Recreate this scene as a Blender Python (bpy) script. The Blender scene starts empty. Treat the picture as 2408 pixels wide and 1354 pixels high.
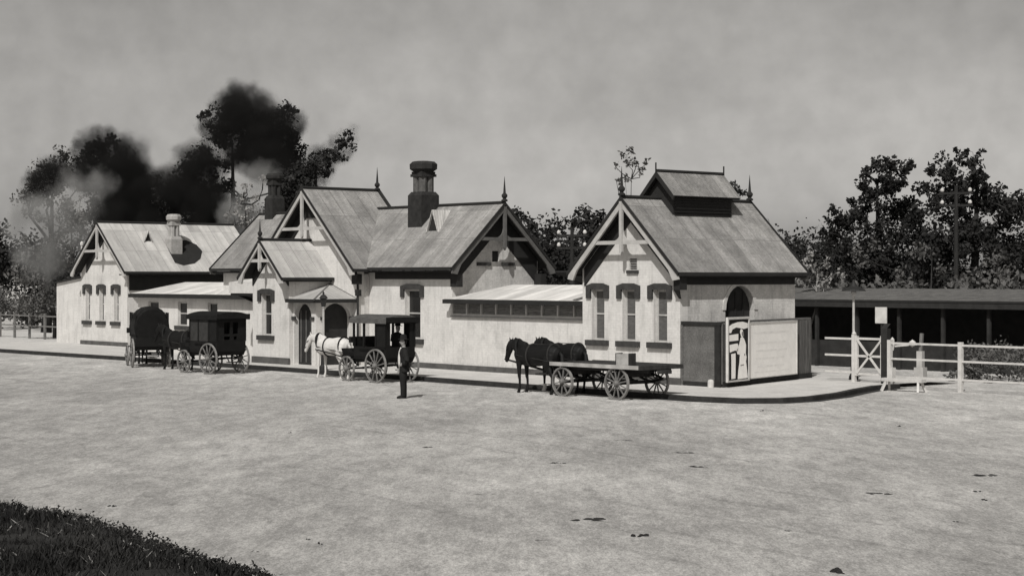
import bpy, bmesh, math, random
from mathutils import Vector, Matrix
import numpy as np
random.seed(7); rng = np.random.default_rng(7)
S = bpy.context.scene; C = S.collection; PI = math.pi; R = math.radians

# ---------------------------------------------------------------- camera, sky, sun, exposure
# X runs along the station front (towards the near end), Y into the station, Z up. Footpath top is z = 0.
cd = bpy.data.cameras.new('camera'); cam = bpy.data.objects.new('camera', cd); C.objects.link(cam)
cam.location = (39.85, -40.99, 3.4); cam.rotation_euler = (R(90), 0, math.asin(.7602))
cd.sensor_width = 36; cd.lens = 36*4270/2408; cd.shift_y = -27/2408; cd.clip_end = 3000; cd.clip_start = .5
S.camera = cam
SUN = Vector((.385, -.58, .718)).normalized()
sl = bpy.data.lights.new('sun', 'SUN'); so = bpy.data.objects.new('sun', sl); C.objects.link(so)
sl.energy = 5.0; sl.angle = R(.5); sl.color = (1, .985, .955)
so.rotation_euler = SUN.to_track_quat('Z', 'Y').to_euler()
W = bpy.data.worlds.new('World'); S.world = W; W.use_nodes = True
nt = W.node_tree; bg = nt.nodes['Background']
sky = nt.nodes.new('ShaderNodeTexSky'); sky.sky_type = 'NISHITA'; sky.sun_disc = False
sky.sun_elevation = math.asin(SUN.z); sky.sun_rotation = math.atan2(SUN.x, SUN.y); sky.dust_density = 1.7; sky.air_density = 1.05
sep = nt.nodes.new('ShaderNodeSeparateColor'); nt.links.new(sky.outputs[0], sep.inputs[0])
comb = nt.nodes.new('ShaderNodeCombineColor')
tc = nt.nodes.new('ShaderNodeTexCoord'); mp = nt.nodes.new('ShaderNodeMapping'); mp.inputs['Scale'].default_value = (1, 1, 2.6)
nz = nt.nodes.new('ShaderNodeTexNoise'); nz.inputs['Scale'].default_value = 5.5; nz.inputs['Detail'].default_value = 7; nz.inputs['Roughness'].default_value = .55
mr = nt.nodes.new('ShaderNodeMapRange'); mr.inputs[1].default_value = .3; mr.inputs[2].default_value = .7; mr.inputs[3].default_value = .88; mr.inputs[4].default_value = 1.10
nt.links.new(tc.outputs['Generated'], mp.inputs[0]); nt.links.new(mp.outputs[0], nz.inputs[0]); nt.links.new(nz.outputs[0], mr.inputs[0])
nz2 = nt.nodes.new('ShaderNodeTexNoise'); nz2.inputs['Scale'].default_value = 60; nz2.inputs['Detail'].default_value = 4; nt.links.new(tc.outputs['Generated'], nz2.inputs[0])
mr2 = nt.nodes.new('ShaderNodeMapRange'); mr2.inputs[1].default_value = .3; mr2.inputs[2].default_value = .7; mr2.inputs[3].default_value = .93; mr2.inputs[4].default_value = 1.06; nt.links.new(nz2.outputs[0], mr2.inputs[0])
mm = nt.nodes.new('ShaderNodeMath'); mm.operation = 'MULTIPLY'; nt.links.new(mr.outputs[0], mm.inputs[0]); nt.links.new(mr2.outputs[0], mm.inputs[1]); mr = mm
mu = nt.nodes.new('ShaderNodeMath'); mu.operation = 'MULTIPLY'; nt.links.new(sep.outputs[0], mu.inputs[0]); nt.links.new(mr.outputs[0], mu.inputs[1])
for i, k in enumerate((1.03, 1.0, .955)):
    m_ = nt.nodes.new('ShaderNodeMath'); m_.operation = 'MULTIPLY'; m_.inputs[1].default_value = k
    nt.links.new(mu.outputs[0], m_.inputs[0]); nt.links.new(m_.outputs[0], comb.inputs[i])
nt.links.new(comb.outputs[0], bg.inputs[0]); bg.inputs[1].default_value = .124
S.view_settings.view_transform = 'Standard'; S.view_settings.look = 'None'; S.view_settings.exposure = -.36; S.view_settings.gamma = 1
S.view_settings.use_curve_mapping = False
S.cycles.max_bounces = 5; S.cycles.diffuse_bounces = 3

# ---------------------------------------------------------------- materials (greys: the photograph is monochrome)
MATS = {}
def mat(name, g, var=.2, scale=3., rough=.85, bump=.0, bscale=None, kind=None, fine=.0, stretch=(1, 1, 1), metal=0, spec=.25, streak=0):
    m = bpy.data.materials.new(name); m.use_nodes = True; n = m.node_tree.nodes; l = m.node_tree.links; b = n['Principled BSDF']
    b.inputs['Roughness'].default_value = rough; b.inputs['Metallic'].default_value = metal; b.inputs['Specular IOR Level'].default_value = spec
    t = n.new('ShaderNodeTexCoord'); mpn = n.new('ShaderNodeMapping'); mpn.inputs['Scale'].default_value = stretch
    l.new(t.outputs['UV' if kind in ('sheet', 'brick', 'shingle') else 'Object'], mpn.inputs[0])
    co = mpn.outputs[0]
    def noise(sc, det=5):
        x = n.new('ShaderNodeTexNoise'); x.inputs['Scale'].default_value = sc; x.inputs['Detail'].default_value = det; x.inputs['Roughness'].default_value = .62
        l.new(co, x.inputs[0]); return x.outputs[0]
    def rng_(x, a, b_, c, d):
        q = n.new('ShaderNodeMapRange'); q.inputs[1].default_value = a; q.inputs[2].default_value = b_; q.inputs[3].default_value = c; q.inputs[4].default_value = d
        l.new(x, q.inputs[0]); return q.outputs[0]
    def mul(a, c):
        q = n.new('ShaderNodeMath'); q.operation = 'MULTIPLY'
        l.new(a, q.inputs[0]); (l.new(c, q.inputs[1]) if not isinstance(c, float) else setattr(q.inputs[1], 'default_value', c)); return q.outputs[0]
    v = rng_(noise(scale), .3, .7, 1-var, 1+var)
    if fine: v = mul(v, rng_(noise(scale*9, 3), .3, .7, 1-fine, 1+fine))
    if streak:
        ms = n.new('ShaderNodeMapping'); ms.inputs['Scale'].default_value = (1, 1, .12); l.new(t.outputs['Object'], ms.inputs[0])
        sn = n.new('ShaderNodeTexNoise'); sn.inputs['Scale'].default_value = 4.5; sn.inputs['Detail'].default_value = 6; sn.inputs['Roughness'].default_value = .7; l.new(ms.outputs[0], sn.inputs[0])
        v = mul(v, rng_(sn.outputs[0], .5, .8, 1.02, 1-streak*2))
        bl_ = n.new('ShaderNodeTexNoise'); bl_.inputs['Scale'].default_value = .8; bl_.inputs['Detail'].default_value = 7; bl_.inputs['Roughness'].default_value = .75; l.new(t.outputs['Object'], bl_.inputs[0])
        v = mul(v, rng_(bl_.outputs[0], .55, .75, 1.0, 1-streak*1.6))
    h = None
    if kind in ('sheet', 'brick', 'shingle'):
        bt = n.new('ShaderNodeTexBrick'); l.new(co, bt.inputs[0])
        bt.inputs['Color1'].default_value = (.80,)*3+(1,); bt.inputs['Color2'].default_value = (1.15,)*3+(1,); bt.inputs['Scale'].default_value = 1
        if kind == 'sheet':
            bt.inputs['Mortar'].default_value = (.6,)*3+(1,); bt.inputs['Brick Width'].default_value = .62; bt.inputs['Row Height'].default_value = 1.55; bt.inputs['Mortar Size'].default_value = .012; bt.offset = 0
        elif kind == 'shingle':
            bt.inputs['Mortar'].default_value = (.45,)*3+(1,); bt.inputs['Brick Width'].default_value = .3; bt.inputs['Row Height'].default_value = .2; bt.inputs['Mortar Size'].default_value = .012
        else:
            bt.inputs['Color1'].default_value = (.97,)*3+(1,); bt.inputs['Color2'].default_value = (1.02,)*3+(1,)
            bt.inputs['Mortar'].default_value = (.93,)*3+(1,); bt.inputs['Brick Width'].default_value = .24; bt.inputs['Row Height'].default_value = .086; bt.inputs['Mortar Size'].default_value = .008
        v = mul(v, bt.outputs[0])
        if kind == 'sheet':
            wv = n.new('ShaderNodeTexWave'); wv.bands_direction = 'X'; wv.inputs['Scale'].default_value = 4.1; l.new(co, wv.inputs[0]); h = wv.outputs[0]
            ms = n.new('ShaderNodeMapping'); ms.inputs['Scale'].default_value = (2.2, .25, 1); l.new(t.outputs['UV'], ms.inputs[0])
            sn = n.new('ShaderNodeTexNoise'); sn.inputs['Scale'].default_value = 1.4; sn.inputs['Detail'].default_value = 4; l.new(ms.outputs[0], sn.inputs[0])
            v = mul(v, rng_(sn.outputs[0], .3, .7, .78, 1.14))
        else: h = bt.outputs[0]
    c3 = n.new('ShaderNodeCombineColor')
    for i, k in enumerate((1.03, 1., .96)): l.new(mul(v, float(g*k)), c3.inputs[i])
    l.new(c3.outputs[0], b.inputs['Base Color'])
    if bump:
        bn = n.new('ShaderNodeBump'); bn.inputs['Strength'].default_value = bump; bn.inputs['Distance'].default_value = .03
        l.new(h if h is not None else noise(bscale or scale*6, 6), bn.inputs['Height']); l.new(bn.outputs[0], b.inputs['Normal'])
    MATS[name] = m; return m
mat('wall_paint', .52, .10, 1.1, .9, .12, kind='brick', fine=.07, streak=.16)
mat('wall_weathered', .46, .18, 1.6, .9, .2, kind='brick', fine=.14, streak=.22)
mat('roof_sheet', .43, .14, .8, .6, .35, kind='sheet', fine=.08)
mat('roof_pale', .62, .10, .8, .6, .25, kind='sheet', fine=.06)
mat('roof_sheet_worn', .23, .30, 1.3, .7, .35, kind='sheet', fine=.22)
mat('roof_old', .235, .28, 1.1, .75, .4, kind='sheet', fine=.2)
mat('trim_pale', .36, .16, 3, .7, .1)
mat('trim_grey', .13, .2, 3, .7, .1)
mat('trim_shaded', .095, .2, 3, .7, .1)
mat('curtain_dark', .028, .3, 5, .85, .3)
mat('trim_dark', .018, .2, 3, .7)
mat('shaded_soffit', .022, .2, 3, .9)  # near-black so that the eave shade sits in the colour
mat('cement_dark', .038, .3, 6, .9, .3)
mat('plinth', .075, .3, 3, .95, .5)
mat('glass_dark', .012, .2, 2, .25, spec=.5)
mat('blind', .085, .25, 5, .8, .2, stretch=(1, 1, 3))
mat('louver', .26, .35, 6, .9, .2, stretch=(.6, .6, 3))
mat('door_shade_dark', .02, .3, 3, .7)
mat('brick_dark', .022, .4, 5, .95, .5)
mat('flue_brick', .075, .4, 6, .9, .3)
mat('pot', .28, .2, 5, .9, .3)
mat('black_paint', .007, .3, 4, .6, spec=.18)
mat('black_leather', .007, .4, 6, .7, .3, spec=.18)
mat('cab_canvas', .07, .3, 5, .85, .3)
mat('wheel_paint', .13, .25, 6, .6)
mat('iron_tyre', .20, .3, 6, .5)
mat('deck_wood', .030, .4, 2, .9, .4, stretch=(.4, 3, 1))
mat('deck_edge', .30, .3, 3, .8)
mat('white_paint', .46, .16, 4, .8, .1)
mat('fence_wood', .10, .4, 3, .95, .5, stretch=(4, 4, .6))
mat('fence_board', .105, .28, 2.2, .95, .3, fine=.3)
mat('fence_post_dark', .02, .3, 4, .9, .3)
mat('poster_paper', .78, .07, 2.5, .85, .05, fine=.05)
mat('poster_mark', .72, .1, 4, .85)
mat('poster_black', .012, .3, 6, .8)
mat('poster_white', .82, .08, 5, .85)
mat('poster_grey', .2, .2, 5, .85)
mat('path', .45, .14, 1.1, .95, .35, 14, fine=.14)
mat('kerb_stone', .028, .4, 3, .95, .5)
mat('bark', .022, .4, 3, .95, .6, stretch=(4, 4, .6))
mat('bark_pale', .22, .3, 3, .95, .4, stretch=(4, 4, .6))
mat('shed_roof', .095, .3, 2.5, .9, .3, fine=.4)
mat('shed_dark', .024, .3, 3, .95)
mat('clod', .018, .5, 9, .95, .6)
mat('hide_black', .006, .3, 5, .6, spec=.2)
mat('hide_grey', .50, .12, 4, .7, fine=.06)
mat('hair_black', .006, .3, 9, .7)
mat('hair_white', .40, .25, 20, .8)
mat('skin', .22, .12, 8, .6)
mat('cloth_black', .010, .35, 8, .9, .3)
mat('cloth_white', .50, .12, 8, .9, .2)
mat('hoof', .03, .2, 5, .6)
mat('steel', .03, .2, 5, .5)
mat('lamp_glass', .35, .1, 5, .2, spec=.5)
def leafmat(name, g, var):
    m = mat(name, g, var, .55, .75, spec=.2)
    return m
leafmat('leaf_dark', .016, .5); leafmat('leaf_mid', .085, .5); leafmat('leaf_pale', .20, .4); leafmat('grass_leaf', .018, .85)
M = MATS
# dirt of the forecourt: big drifts, fine grit, scattered darker scuffs
def dirt():
    m = mat('dirt', .37, .07, .13, .97, .10, 9, fine=.0, stretch=(1, 1, 1)); n = m.node_tree.nodes; l = m.node_tree.links
    b = n['Principled BSDF']; src = b.inputs['Base Color'].links[0].from_socket
    t = n.new('ShaderNodeTexCoord')
    last = src
    for sc, lo, hi, a, c, st in ((.5, .35, .7, .86, 1.10, (1, .6, 1)), (2.6, .38, .68, .80, 1.14, (1, 1, 1)), (14, .35, .65, .82, 1.16, (1, 1, 1)), (1.1, .60, .78, 1, .66, (1, .8, 1)), (5, .62, .74, 1, .78, (1, 1, 1)), (45, .35, .65, .72, 1.25, (1, 1, 1)), (3.2, .60, .70, 1, .74, (1, 1, 1)), (9, .62, .72, 1, .72, (1, 1, 1)), (.23, .35, .65, .84, 1.14, (1, .7, 1))):
        mpn = n.new('ShaderNodeMapping'); mpn.vector_type = 'TEXTURE'; mpn.inputs['Scale'].default_value = (1, 3.2 if sc > 2 else 2.2, 1); mpn.inputs['Rotation'].default_value = (0, 0, R(49.5)); mpn.inputs['Location'].default_value = (sc*3.1, 7, 0); l.new(t.outputs['Object'], mpn.inputs[0])
        x = n.new('ShaderNodeTexNoise'); x.inputs['Scale'].default_value = sc; x.inputs['Detail'].default_value = 6; x.inputs['Roughness'].default_value = .65; l.new(mpn.outputs[0], x.inputs[0])
        q = n.new('ShaderNodeMapRange'); q.inputs[1].default_value = lo; q.inputs[2].default_value = hi; q.inputs[3].default_value = a; q.inputs[4].default_value = c; l.new(x.outputs[0], q.inputs[0])
        mx = n.new('ShaderNodeVectorMath'); mx.operation = 'SCALE'; l.new(last, mx.inputs[0]); l.new(q.outputs[0], mx.inputs['Scale']); last = mx.outputs[0]
    mw = n.new('ShaderNodeMapping'); mw.inputs['Rotation'].default_value = (0, 0, R(7)); l.new(t.outputs['Object'], mw.inputs[0])      # wheel ruts worn along the rank
    wv = n.new('ShaderNodeTexWave'); wv.bands_direction = 'Y'; wv.inputs['Scale'].default_value = .21; wv.inputs['Distortion'].default_value = 3.2; wv.inputs['Detail'].default_value = 3; wv.inputs['Detail Scale'].default_value = .35; l.new(mw.outputs[0], wv.inputs[0])
    q = n.new('ShaderNodeMapRange'); q.inputs[1].default_value = .955; q.inputs[2].default_value = .995; q.inputs[3].default_value = 0; q.inputs[4].default_value = .16; l.new(wv.outputs[0], q.inputs[0])
    nm = n.new('ShaderNodeTexNoise'); nm.inputs['Scale'].default_value = .16; nm.inputs['Detail'].default_value = 3; l.new(t.outputs['Object'], nm.inputs[0])
    q3 = n.new('ShaderNodeMapRange'); q3.inputs[1].default_value = .46; q3.inputs[2].default_value = .62; l.new(nm.outputs[0], q3.inputs[0])
    q4 = n.new('ShaderNodeMath'); q4.operation = 'MULTIPLY'; l.new(q.outputs[0], q4.inputs[0]); l.new(q3.outputs[0], q4.inputs[1])
    q = n.new('ShaderNodeMath'); q.operation = 'SUBTRACT'; q.inputs[0].default_value = 1; l.new(q4.outputs[0], q.inputs[1])
    mx = n.new('ShaderNodeVectorMath'); mx.operation = 'SCALE'; l.new(last, mx.inputs[0]); l.new(q.outputs[0], mx.inputs['Scale']); last = mx.outputs[0]
    sx_ = n.new('ShaderNodeSeparateXYZ'); l.new(t.outputs['Object'], sx_.inputs[0])   # paler dust along the cab rank
    q = n.new('ShaderNodeMapRange'); q.interpolation_type = 'SMOOTHSTEP'; q.inputs[1].default_value = -15; q.inputs[2].default_value = -6; q.inputs[3].default_value = .95; q.inputs[4].default_value = 1.16; l.new(sx_.outputs[1], q.inputs[0])
    mx = n.new('ShaderNodeVectorMath'); mx.operation = 'SCALE'; l.new(last, mx.inputs[0]); l.new(q.outputs[0], mx.inputs['Scale']); last = mx.outputs[0]
    l.new(last, b.inputs['Base Color'])
    return m
dirt()

# ---------------------------------------------------------------- mesh helpers
class MB:
    def __init__(s): s.v = []; s.f = []; s.uv = []
    def quad(s, pts, uv=None):
        k = len(s.v); s.v += [tuple(p) for p in pts]; s.f.append(tuple(range(k, k+len(pts)))); s.uv.append(uv or [(p[0]+p[1], p[2]) for p in pts]); return s
    def box(s, a, b):
        x0, x1 = sorted((a[0], b[0])); y0, y1 = sorted((a[1], b[1])); z0, z1 = sorted((a[2], b[2]))
        p = [(x, y, z) for z in (z0, z1) for y in (y0, y1) for x in (x0, x1)]
        for q in ((0, 2, 3, 1), (4, 5, 7, 6), (0, 1, 5, 4), (2, 6, 7, 3), (0, 4, 6, 2), (1, 3, 7, 5)): s.quad([p[i] for i in q])
        return s
    def bar(s, a, b, w, h=None, up=(0, 0, 1)):
        a = Vector(a); b = Vector(b); h = h or w; t = (b-a).normalized(); u = Vector(up)
        if abs(t.dot(u)) > .98: u = Vector((0, 1, 0))
        sd = t.cross(u).normalized(); u2 = sd.cross(t)
        p = [c+sd*i*w/2+u2*j*h/2 for c in (a, b) for j in (-1, 1) for i in (-1, 1)]
        for q in ((0, 1, 3, 2), (4, 6, 7, 5), (0, 4, 5, 1), (2, 3, 7, 6), (0, 2, 6, 4), (1, 5, 7, 3)): s.quad([p[i] for i in q])
        return s
    def tube(s, pts, n=8, side=None, caps=True):
        # pts: (x, y, z, ra[, rb]) ; ra along 'side' vector, rb across
        P = [Vector(p[:3]) for p in pts]; rings = []
        for i, p in enumerate(pts):
            t = (P[min(i+1, len(P)-1)]-P[max(i-1, 0)]).normalized()
            sd = Vector(side) if side else (Vector((0, 0, 1)) if abs(t.z) < .9 else Vector((1, 0, 0)))
            sd = (sd-t*sd.dot(t)).normalized(); o = t.cross(sd); ra = p[3]; rb = p[4] if len(p) > 4 else ra
            rings.append([P[i]+sd*math.cos(2*PI*k/n)*ra+o*math.sin(2*PI*k/n)*rb for k in range(n)])
        k0 = len(s.v)
        for r in rings: s.v += [tuple(q) for q in r]
        for i in range(len(rings)-1):
            for k in range(n):
                a = k0+i*n+k; b = k0+i*n+(k+1) % n; s.f.append((a, b, b+n, a+n)); s.uv.append([(0, 0)]*4)
        if caps:
            s.f.append(tuple(k0+k for k in reversed(range(n)))); s.uv.append([(0, 0)]*n)
            s.f.append(tuple(k0+(len(rings)-1)*n+k for k in range(n))); s.uv.append([(0, 0)]*n)
        return s
    def lathe(s, c, prof, n=16, axis='z'):
        c = Vector(c); pts = []
        ax = {'z': Vector((0, 0, 1)), 'y': Vector((0, 1, 0)), 'x': Vector((1, 0, 0))}[axis]
        pts = [tuple(c+ax*h)+(max(r, .001),) for r, h in prof]
        return s.tube(pts, n, side=(1, 0, 0) if axis != 'x' else (0, 0, 1))
    def ring(s, c, r0, r1, w, n=28, axis='y'):
        # flat-sided hoop about the y axis
        c = Vector(c); k0 = len(s.v)
        for i in range(n):
            a = 2*PI*i/n; d = Vector((math.cos(a), 0, math.sin(a)))
            for r, y in ((r0, -w/2), (r1, -w/2), (r1, w/2), (r0, w/2)): s.v.append(tuple(c+d*r+Vector((0, y, 0))))
        for i in range(n):
            for j in range(4):
                a = k0+i*4+j; b = k0+i*4+(j+1) % 4; c2 = k0+((i+1) % n)*4+(j+1) % 4; d2 = k0+((i+1) % n)*4+j
                s.f.append((a, d2, c2, b)); s.uv.append([(0, 0)]*4)
        return s
    def mesh(s, name, m, bevel=0):
        me = bpy.data.meshes.new(name); me.from_pydata(s.v, [], s.f); ul = me.uv_layers.new(name='UVMap')
        flat = [c for f in s.uv for uv in f for c in uv]; ul.data.foreach_set('uv', flat); me.materials.append(M[m] if isinstance(m, str) else m)
        bm = bmesh.new(); bm.from_mesh(me); bmesh.ops.remove_doubles(bm, verts=bm.verts, dist=.0002); bmesh.ops.recalc_face_normals(bm, faces=bm.faces)
        if bevel: bmesh.ops.bevel(bm, geom=bm.edges[:], offset=bevel, segments=1, affect='EDGES', clamp_overlap=True)
        bm.to_mesh(me); bm.free(); return me
    def build(s, name, m, parent=None, bevel=0, smooth=False):
        o = bpy.data.objects.new(name, s.mesh(name, m, bevel)); C.objects.link(o)
        if parent: o.parent = parent
        if smooth: o.data.shade_smooth()
        return o
def tag(o, label=None, cat=None, group=None, kind=None):
    if label: o['label'] = label
    if cat: o['category'] = cat
    if group: o['group'] = group
    if kind: o['kind'] = kind
    return o
def thing(name, label, cat, loc=(0, 0, 0), rz=0, group=None):
    o = bpy.data.objects.new(name, None); C.objects.link(o); o.location = loc; o.rotation_euler = (0, 0, rz); o.empty_display_size = .3
    return tag(o, label, cat, group)
def copy_tree(o, parent=None):
    c = o.copy(); C.objects.link(c); c.parent = parent
    for ch in [x for x in bpy.data.objects if x.parent == o]: copy_tree(ch, c)
    return c
def fill(outer, holes, f3, thick, name, m, parent, uvf=None):
    """A flat panel with holes: outline in 2D, f3(a, b, d) -> 3D, d runs 0..thick into the wall."""
    me = bpy.data.meshes.new(name); bm = bmesh.new()
    loops = [outer]+holes
    for d in (0, thick):
        es = []
        for lp in loops:
            vs = [bm.verts.new(f3(a, b, d)) for a, b in lp]
            for i in range(len(vs)): es.append(bm.edges.new((vs[i], vs[(i+1) % len(vs)])))
        bmesh.ops.triangle_fill(bm, use_beauty=True, use_dissolve=False, edges=es)
    for lp in loops:
        for i in range(len(lp)):
            (a, b), (c, d) = lp[i], lp[(i+1) % len(lp)]
            bm.faces.new([bm.verts.new(f3(*q)) for q in ((a, b, 0), (c, d, 0), (c, d, thick), (a, b, thick))])
    bmesh.ops.remove_doubles(bm, verts=bm.verts, dist=.0005); bmesh.ops.recalc_face_normals(bm, faces=bm.faces)
    uv = bm.loops.layers.uv.new('UVMap')
    for f in bm.faces:
        for lo in f.loops: lo[uv].uv = (lo.vert.co.x+lo.vert.co.y, lo.vert.co.z)
    bm.to_mesh(me); bm.free(); me.materials.append(M[m]); o = bpy.data.objects.new(name, me); C.objects.link(o)
    if parent: o.parent = parent
    return o
def fv(v0): return lambda a, b, d: (a, v0+d, b)       # wall facing the street, outer face at y = v0
def fu(u0): return lambda a, b, d: (u0-d, a, b)       # wall facing the near end, outer face at x = u0
def fl(u0): return lambda a, b, d: (u0+d, a, b)       # wall facing the far end
def rect(a0, a1, b0, b1): return [(a0, b0), (a1, b0), (a1, b1), (a0, b1)]
def arch(a0, a1, b0, spring, n=12, rise=None):
    r = (a1-a0)/2; c = (a0+a1)/2; rise = r if rise is None else rise
    return [(a0, b0), (a1, b0)]+[(c+r*math.cos(PI*i/n), spring+rise*math.sin(PI*i/n)) for i in range(n+1)]

def slab(p, th, name, m, parent, uvdir=None):
    """Roof slope: quad p (eave0, eave1, ridge1, ridge0) with thickness and UV in metres (along the eave, up the slope)."""
    p = [Vector(q) for q in p]; n = (p[1]-p[0]).cross(p[-1]-p[0]).normalized()
    if n.z < 0: n = -n
    e = (p[1]-p[0]).normalized(); up = n.cross(e); 
    if up.z < 0: up = -up
    uv = [((q-p[0]).dot(e), (q-p[0]).dot(up)) for q in p]
    mb = MB(); mb.quad(p, uv); lo = [q-n*th for q in p]; mb.quad(lo[::-1], uv[::-1])
    for i in range(len(p)):
        j = (i+1) % len(p); mb.quad([p[i], p[j], lo[j], lo[i]], [(0, 0)]*4)
    o = mb.build(name, m, parent); o.data.materials.append(M['shaded_soffit'])  # underside and edges darkened to carry the shade below the roof
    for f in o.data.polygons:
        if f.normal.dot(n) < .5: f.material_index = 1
    return o
def remesh(mb, name, m, parent, vox=.02, smooth=6):
    """Grow one continuous surface round overlapping tapered limbs."""
    me = bpy.data.meshes.new(name); me.from_pydata(mb.v, [], mb.f); o = bpy.data.objects.new(name, me); C.objects.link(o)
    bm = bmesh.new(); bm.from_mesh(me); bmesh.ops.recalc_face_normals(bm, faces=bm.faces); bm.to_mesh(me); bm.free()
    r = o.modifiers.new('r', 'REMESH'); r.mode = 'VOXEL'; r.voxel_size = vox
    s = o.modifiers.new('s', 'SMOOTH'); s.iterations = smooth; s.factor = .5
    bpy.context.view_layer.update(); dg = bpy.context.evaluated_depsgraph_get()
    nm = bpy.data.meshes.new_from_object(o.evaluated_get(dg)); o.modifiers.clear(); o.data = nm; nm.name = name
    nm.materials.clear(); nm.materials.append(M[m]); nm.shade_smooth(); o.parent = parent; return o

# ---------------------------------------------------------------- ground, footpath
RD = -.12
g = MB(); Rr = 1500
g.quad([(-Rr, -Rr, RD), (Rr, -Rr, RD), (Rr, Rr, RD), (-Rr, Rr, RD)])
tag(g.build('ground', 'dirt'), kind='structure')
KERB = [(-90, -5.6), (-60, -4.7), (-44, -4.2), (-36, -3.95), (-29, -3.65), (-20, -3.5), (-10, -3.45), (-2, -3.6), (2, -3.75), (4.2, -3.75), (5.6, -3.35), (6.3, -2.4), (6.35, -1.2), (5.8, .8), (5.0, 2.6), (4.35, 4.3), (4.25, 5.55)]
back = [(-90, 9), (4.25, 9)]
def offs(pl, d):
    out = []
    for i, p in enumerate(pl):
        a = Vector(pl[max(i-1, 0)]); b = Vector(pl[min(i+1, len(pl)-1)]); t = (b-a).normalized(); out.append((p[0]+t.y*d, p[1]-t.x*d))
    return out
mb = MB(); inn = offs(KERB, -.22)
mb.quad([(x, y, 0) for x, y in inn]+[(4.0, 9, 0), (-90, 9, 0)])
tag(mb.build('footpath', 'path'), kind='structure')
kb = MB(); out = KERB
for i in range(len(out)-1):
    a, b, c, d = out[i], out[i+1], inn[i+1], inn[i]
    kb.quad([a+(.012,), b+(.012,), c+(.012,), d+(.012,)]); kb.quad([a+(RD-.05,), b+(RD-.05,), b+(.012,), a+(.012,)])
tag(kb.build('kerb', 'kerb_stone'), kind='structure')
gt = MB(); go = offs(KERB, .26)
for i in range(len(out)-1):
    a, b, c, d = KERB[i], KERB[i+1], go[i+1], go[i]
    gt.quad([a+(RD+.006,), b+(RD+.006,), c+(RD+.004,), d+(RD+.004,)])
tag(gt.build('gutter', 'kerb_stone'), kind='structure')

# ---------------------------------------------------------------- parts shared by the buildings
def window(parent, f, a0, a1, b0, b1, lintel=True, pane='glass_dark', head=True, low=None, sill=True):
    """Sash window in a reveal: frame with its pane, plus lintel and sill; f maps (along, up, depth)."""
    w = a1-a0; mr_ = .07
    zm = b0+(b1-b0)*.52
    fr = fill(rect(a0+.005, a1-.005, b0, b1), [rect(a0+mr_, a1-mr_, b0+mr_, zm-.025), rect(a0+mr_, a1-mr_, zm+.025, b1-mr_)], lambda a, b, d: f(a, b, d+.15), .05, 'window', 'trim_pale', parent)
    fill(rect(a0+mr_-.01, a1-mr_+.01, b0+mr_-.01, b1-mr_+.01), [], lambda a, b, d: f(a, b, d+.175), .02, 'pane', pane, fr)
    if lintel:
        c = (a0+a1)/2; h = w/2+.23
        prof = [(c-h, b1-.30), (a0-.02, b1-.30), (a0-.02, b1), (a1+.02, b1), (a1+.02, b1-.30), (c+h, b1-.30), (c+h, b1+.12), (c+h*.45, b1+.2), (c-h*.45, b1+.2), (c-h, b1+.12)]
        fill(prof, [], lambda a, b, d: f(a, b, d-.07), .10, 'lintel', 'cement_dark', fr)
    if sill:
        c = (a0+a1)/2; h = w/2+.22
        fill(rect(c-h, c+h, b0-.17, b0+.01), [], lambda a, b, d: f(a, b, d-.12), .2, 'sill', 'cement_dark', fr)
    return fr
def finial(parent, p, h=.85, name='finial', s=1., post=.35):
    m = MB(); m.lathe(p, [(.045*s, -post), (.045*s, 0), (.11*s, .03), (.11*s, .07), (.05*s, .12), (.10*s, .2*1), (.10*s, .26), (.045*s, .33), (.03*s, .6*h), (.004, h)], 8)
    return m.build(name, 'trim_dark', parent, smooth=False)
def gable_trim(parent, f, c, half, ze, za, th=.07, wd=.2, collar=.42, m='trim_grey', low=None, king=True, drop=.15):
    """Bargeboards, collar tie, king post with pendant and curved braces, all in the gable's outer plane."""
    L = math.hypot(half, za-ze); nx, nz_ = (za-ze)/L, half/L; o = wd/ nz_
    for s in (-1, 1):
        ft = [(c+s*(half-.02), ze-.02), (c+s*(half+.03), ze-.22), (c+s*(half-.22), ze-.26), (c+s*(half-.40), ze+.37*(za-ze)/half-o+.02)]
        pl = [(c, za-.02)]+ft+[(c, za-o)]
        if s < 0: pl = pl[::-1]
        fill(pl, [], f, th, 'bargeboard', m, parent)
        vg = [(c, za+.05), (c+s*(half+.06), ze-.0), (c+s*(half+.03), ze-.10), (c, za-.07)]
        fill(vg if s > 0 else vg[::-1], [], lambda a, b, d: f(a, b, d-.035), .034, 'verge', 'trim_dark', parent)
    zc = ze+(za-ze)*collar; hw = half*(1-collar)-.08
    fill(rect(c-hw, c+hw, zc-.06, zc+.06), [], lambda a, b, d: f(a, b, d+.02), th, 'collar_tie', m, parent)
    if king:
        kp = fill([(c-.06, zc-.30*1), (c, zc-.42), (c+.06, zc-.30), (c+.06, za-.12), (c-.06, za-.12)], [], lambda a, b, d: f(a, b, d-.035), .09, 'king_post', m, parent)
        for s in (-1, 1):
            pts = []; n = 7; r = min(hw*.28, (za-zc)*.24)
            for i in range(n+1):
                t = i/n*PI/2; pts.append((c+s*(.055+r-r*math.sin(t)), zc+.055+r-r*math.cos(t)))
            pts2 = [(c+s*(.055+(r+.0)-(r+.07)*math.sin(i/n*PI/2)+.07*0), zc+.055+(r)-(r+.07)*math.cos(i/n*PI/2)) for i in reversed(range(n+1))]
            pl = pts+[(c+s*.05, zc+.05)]
            if s < 0: pl = pl[::-1]
            fill(pl, [], lambda a, b, d: f(a, b, d+.03), .05, 'brace', m, parent)
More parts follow.
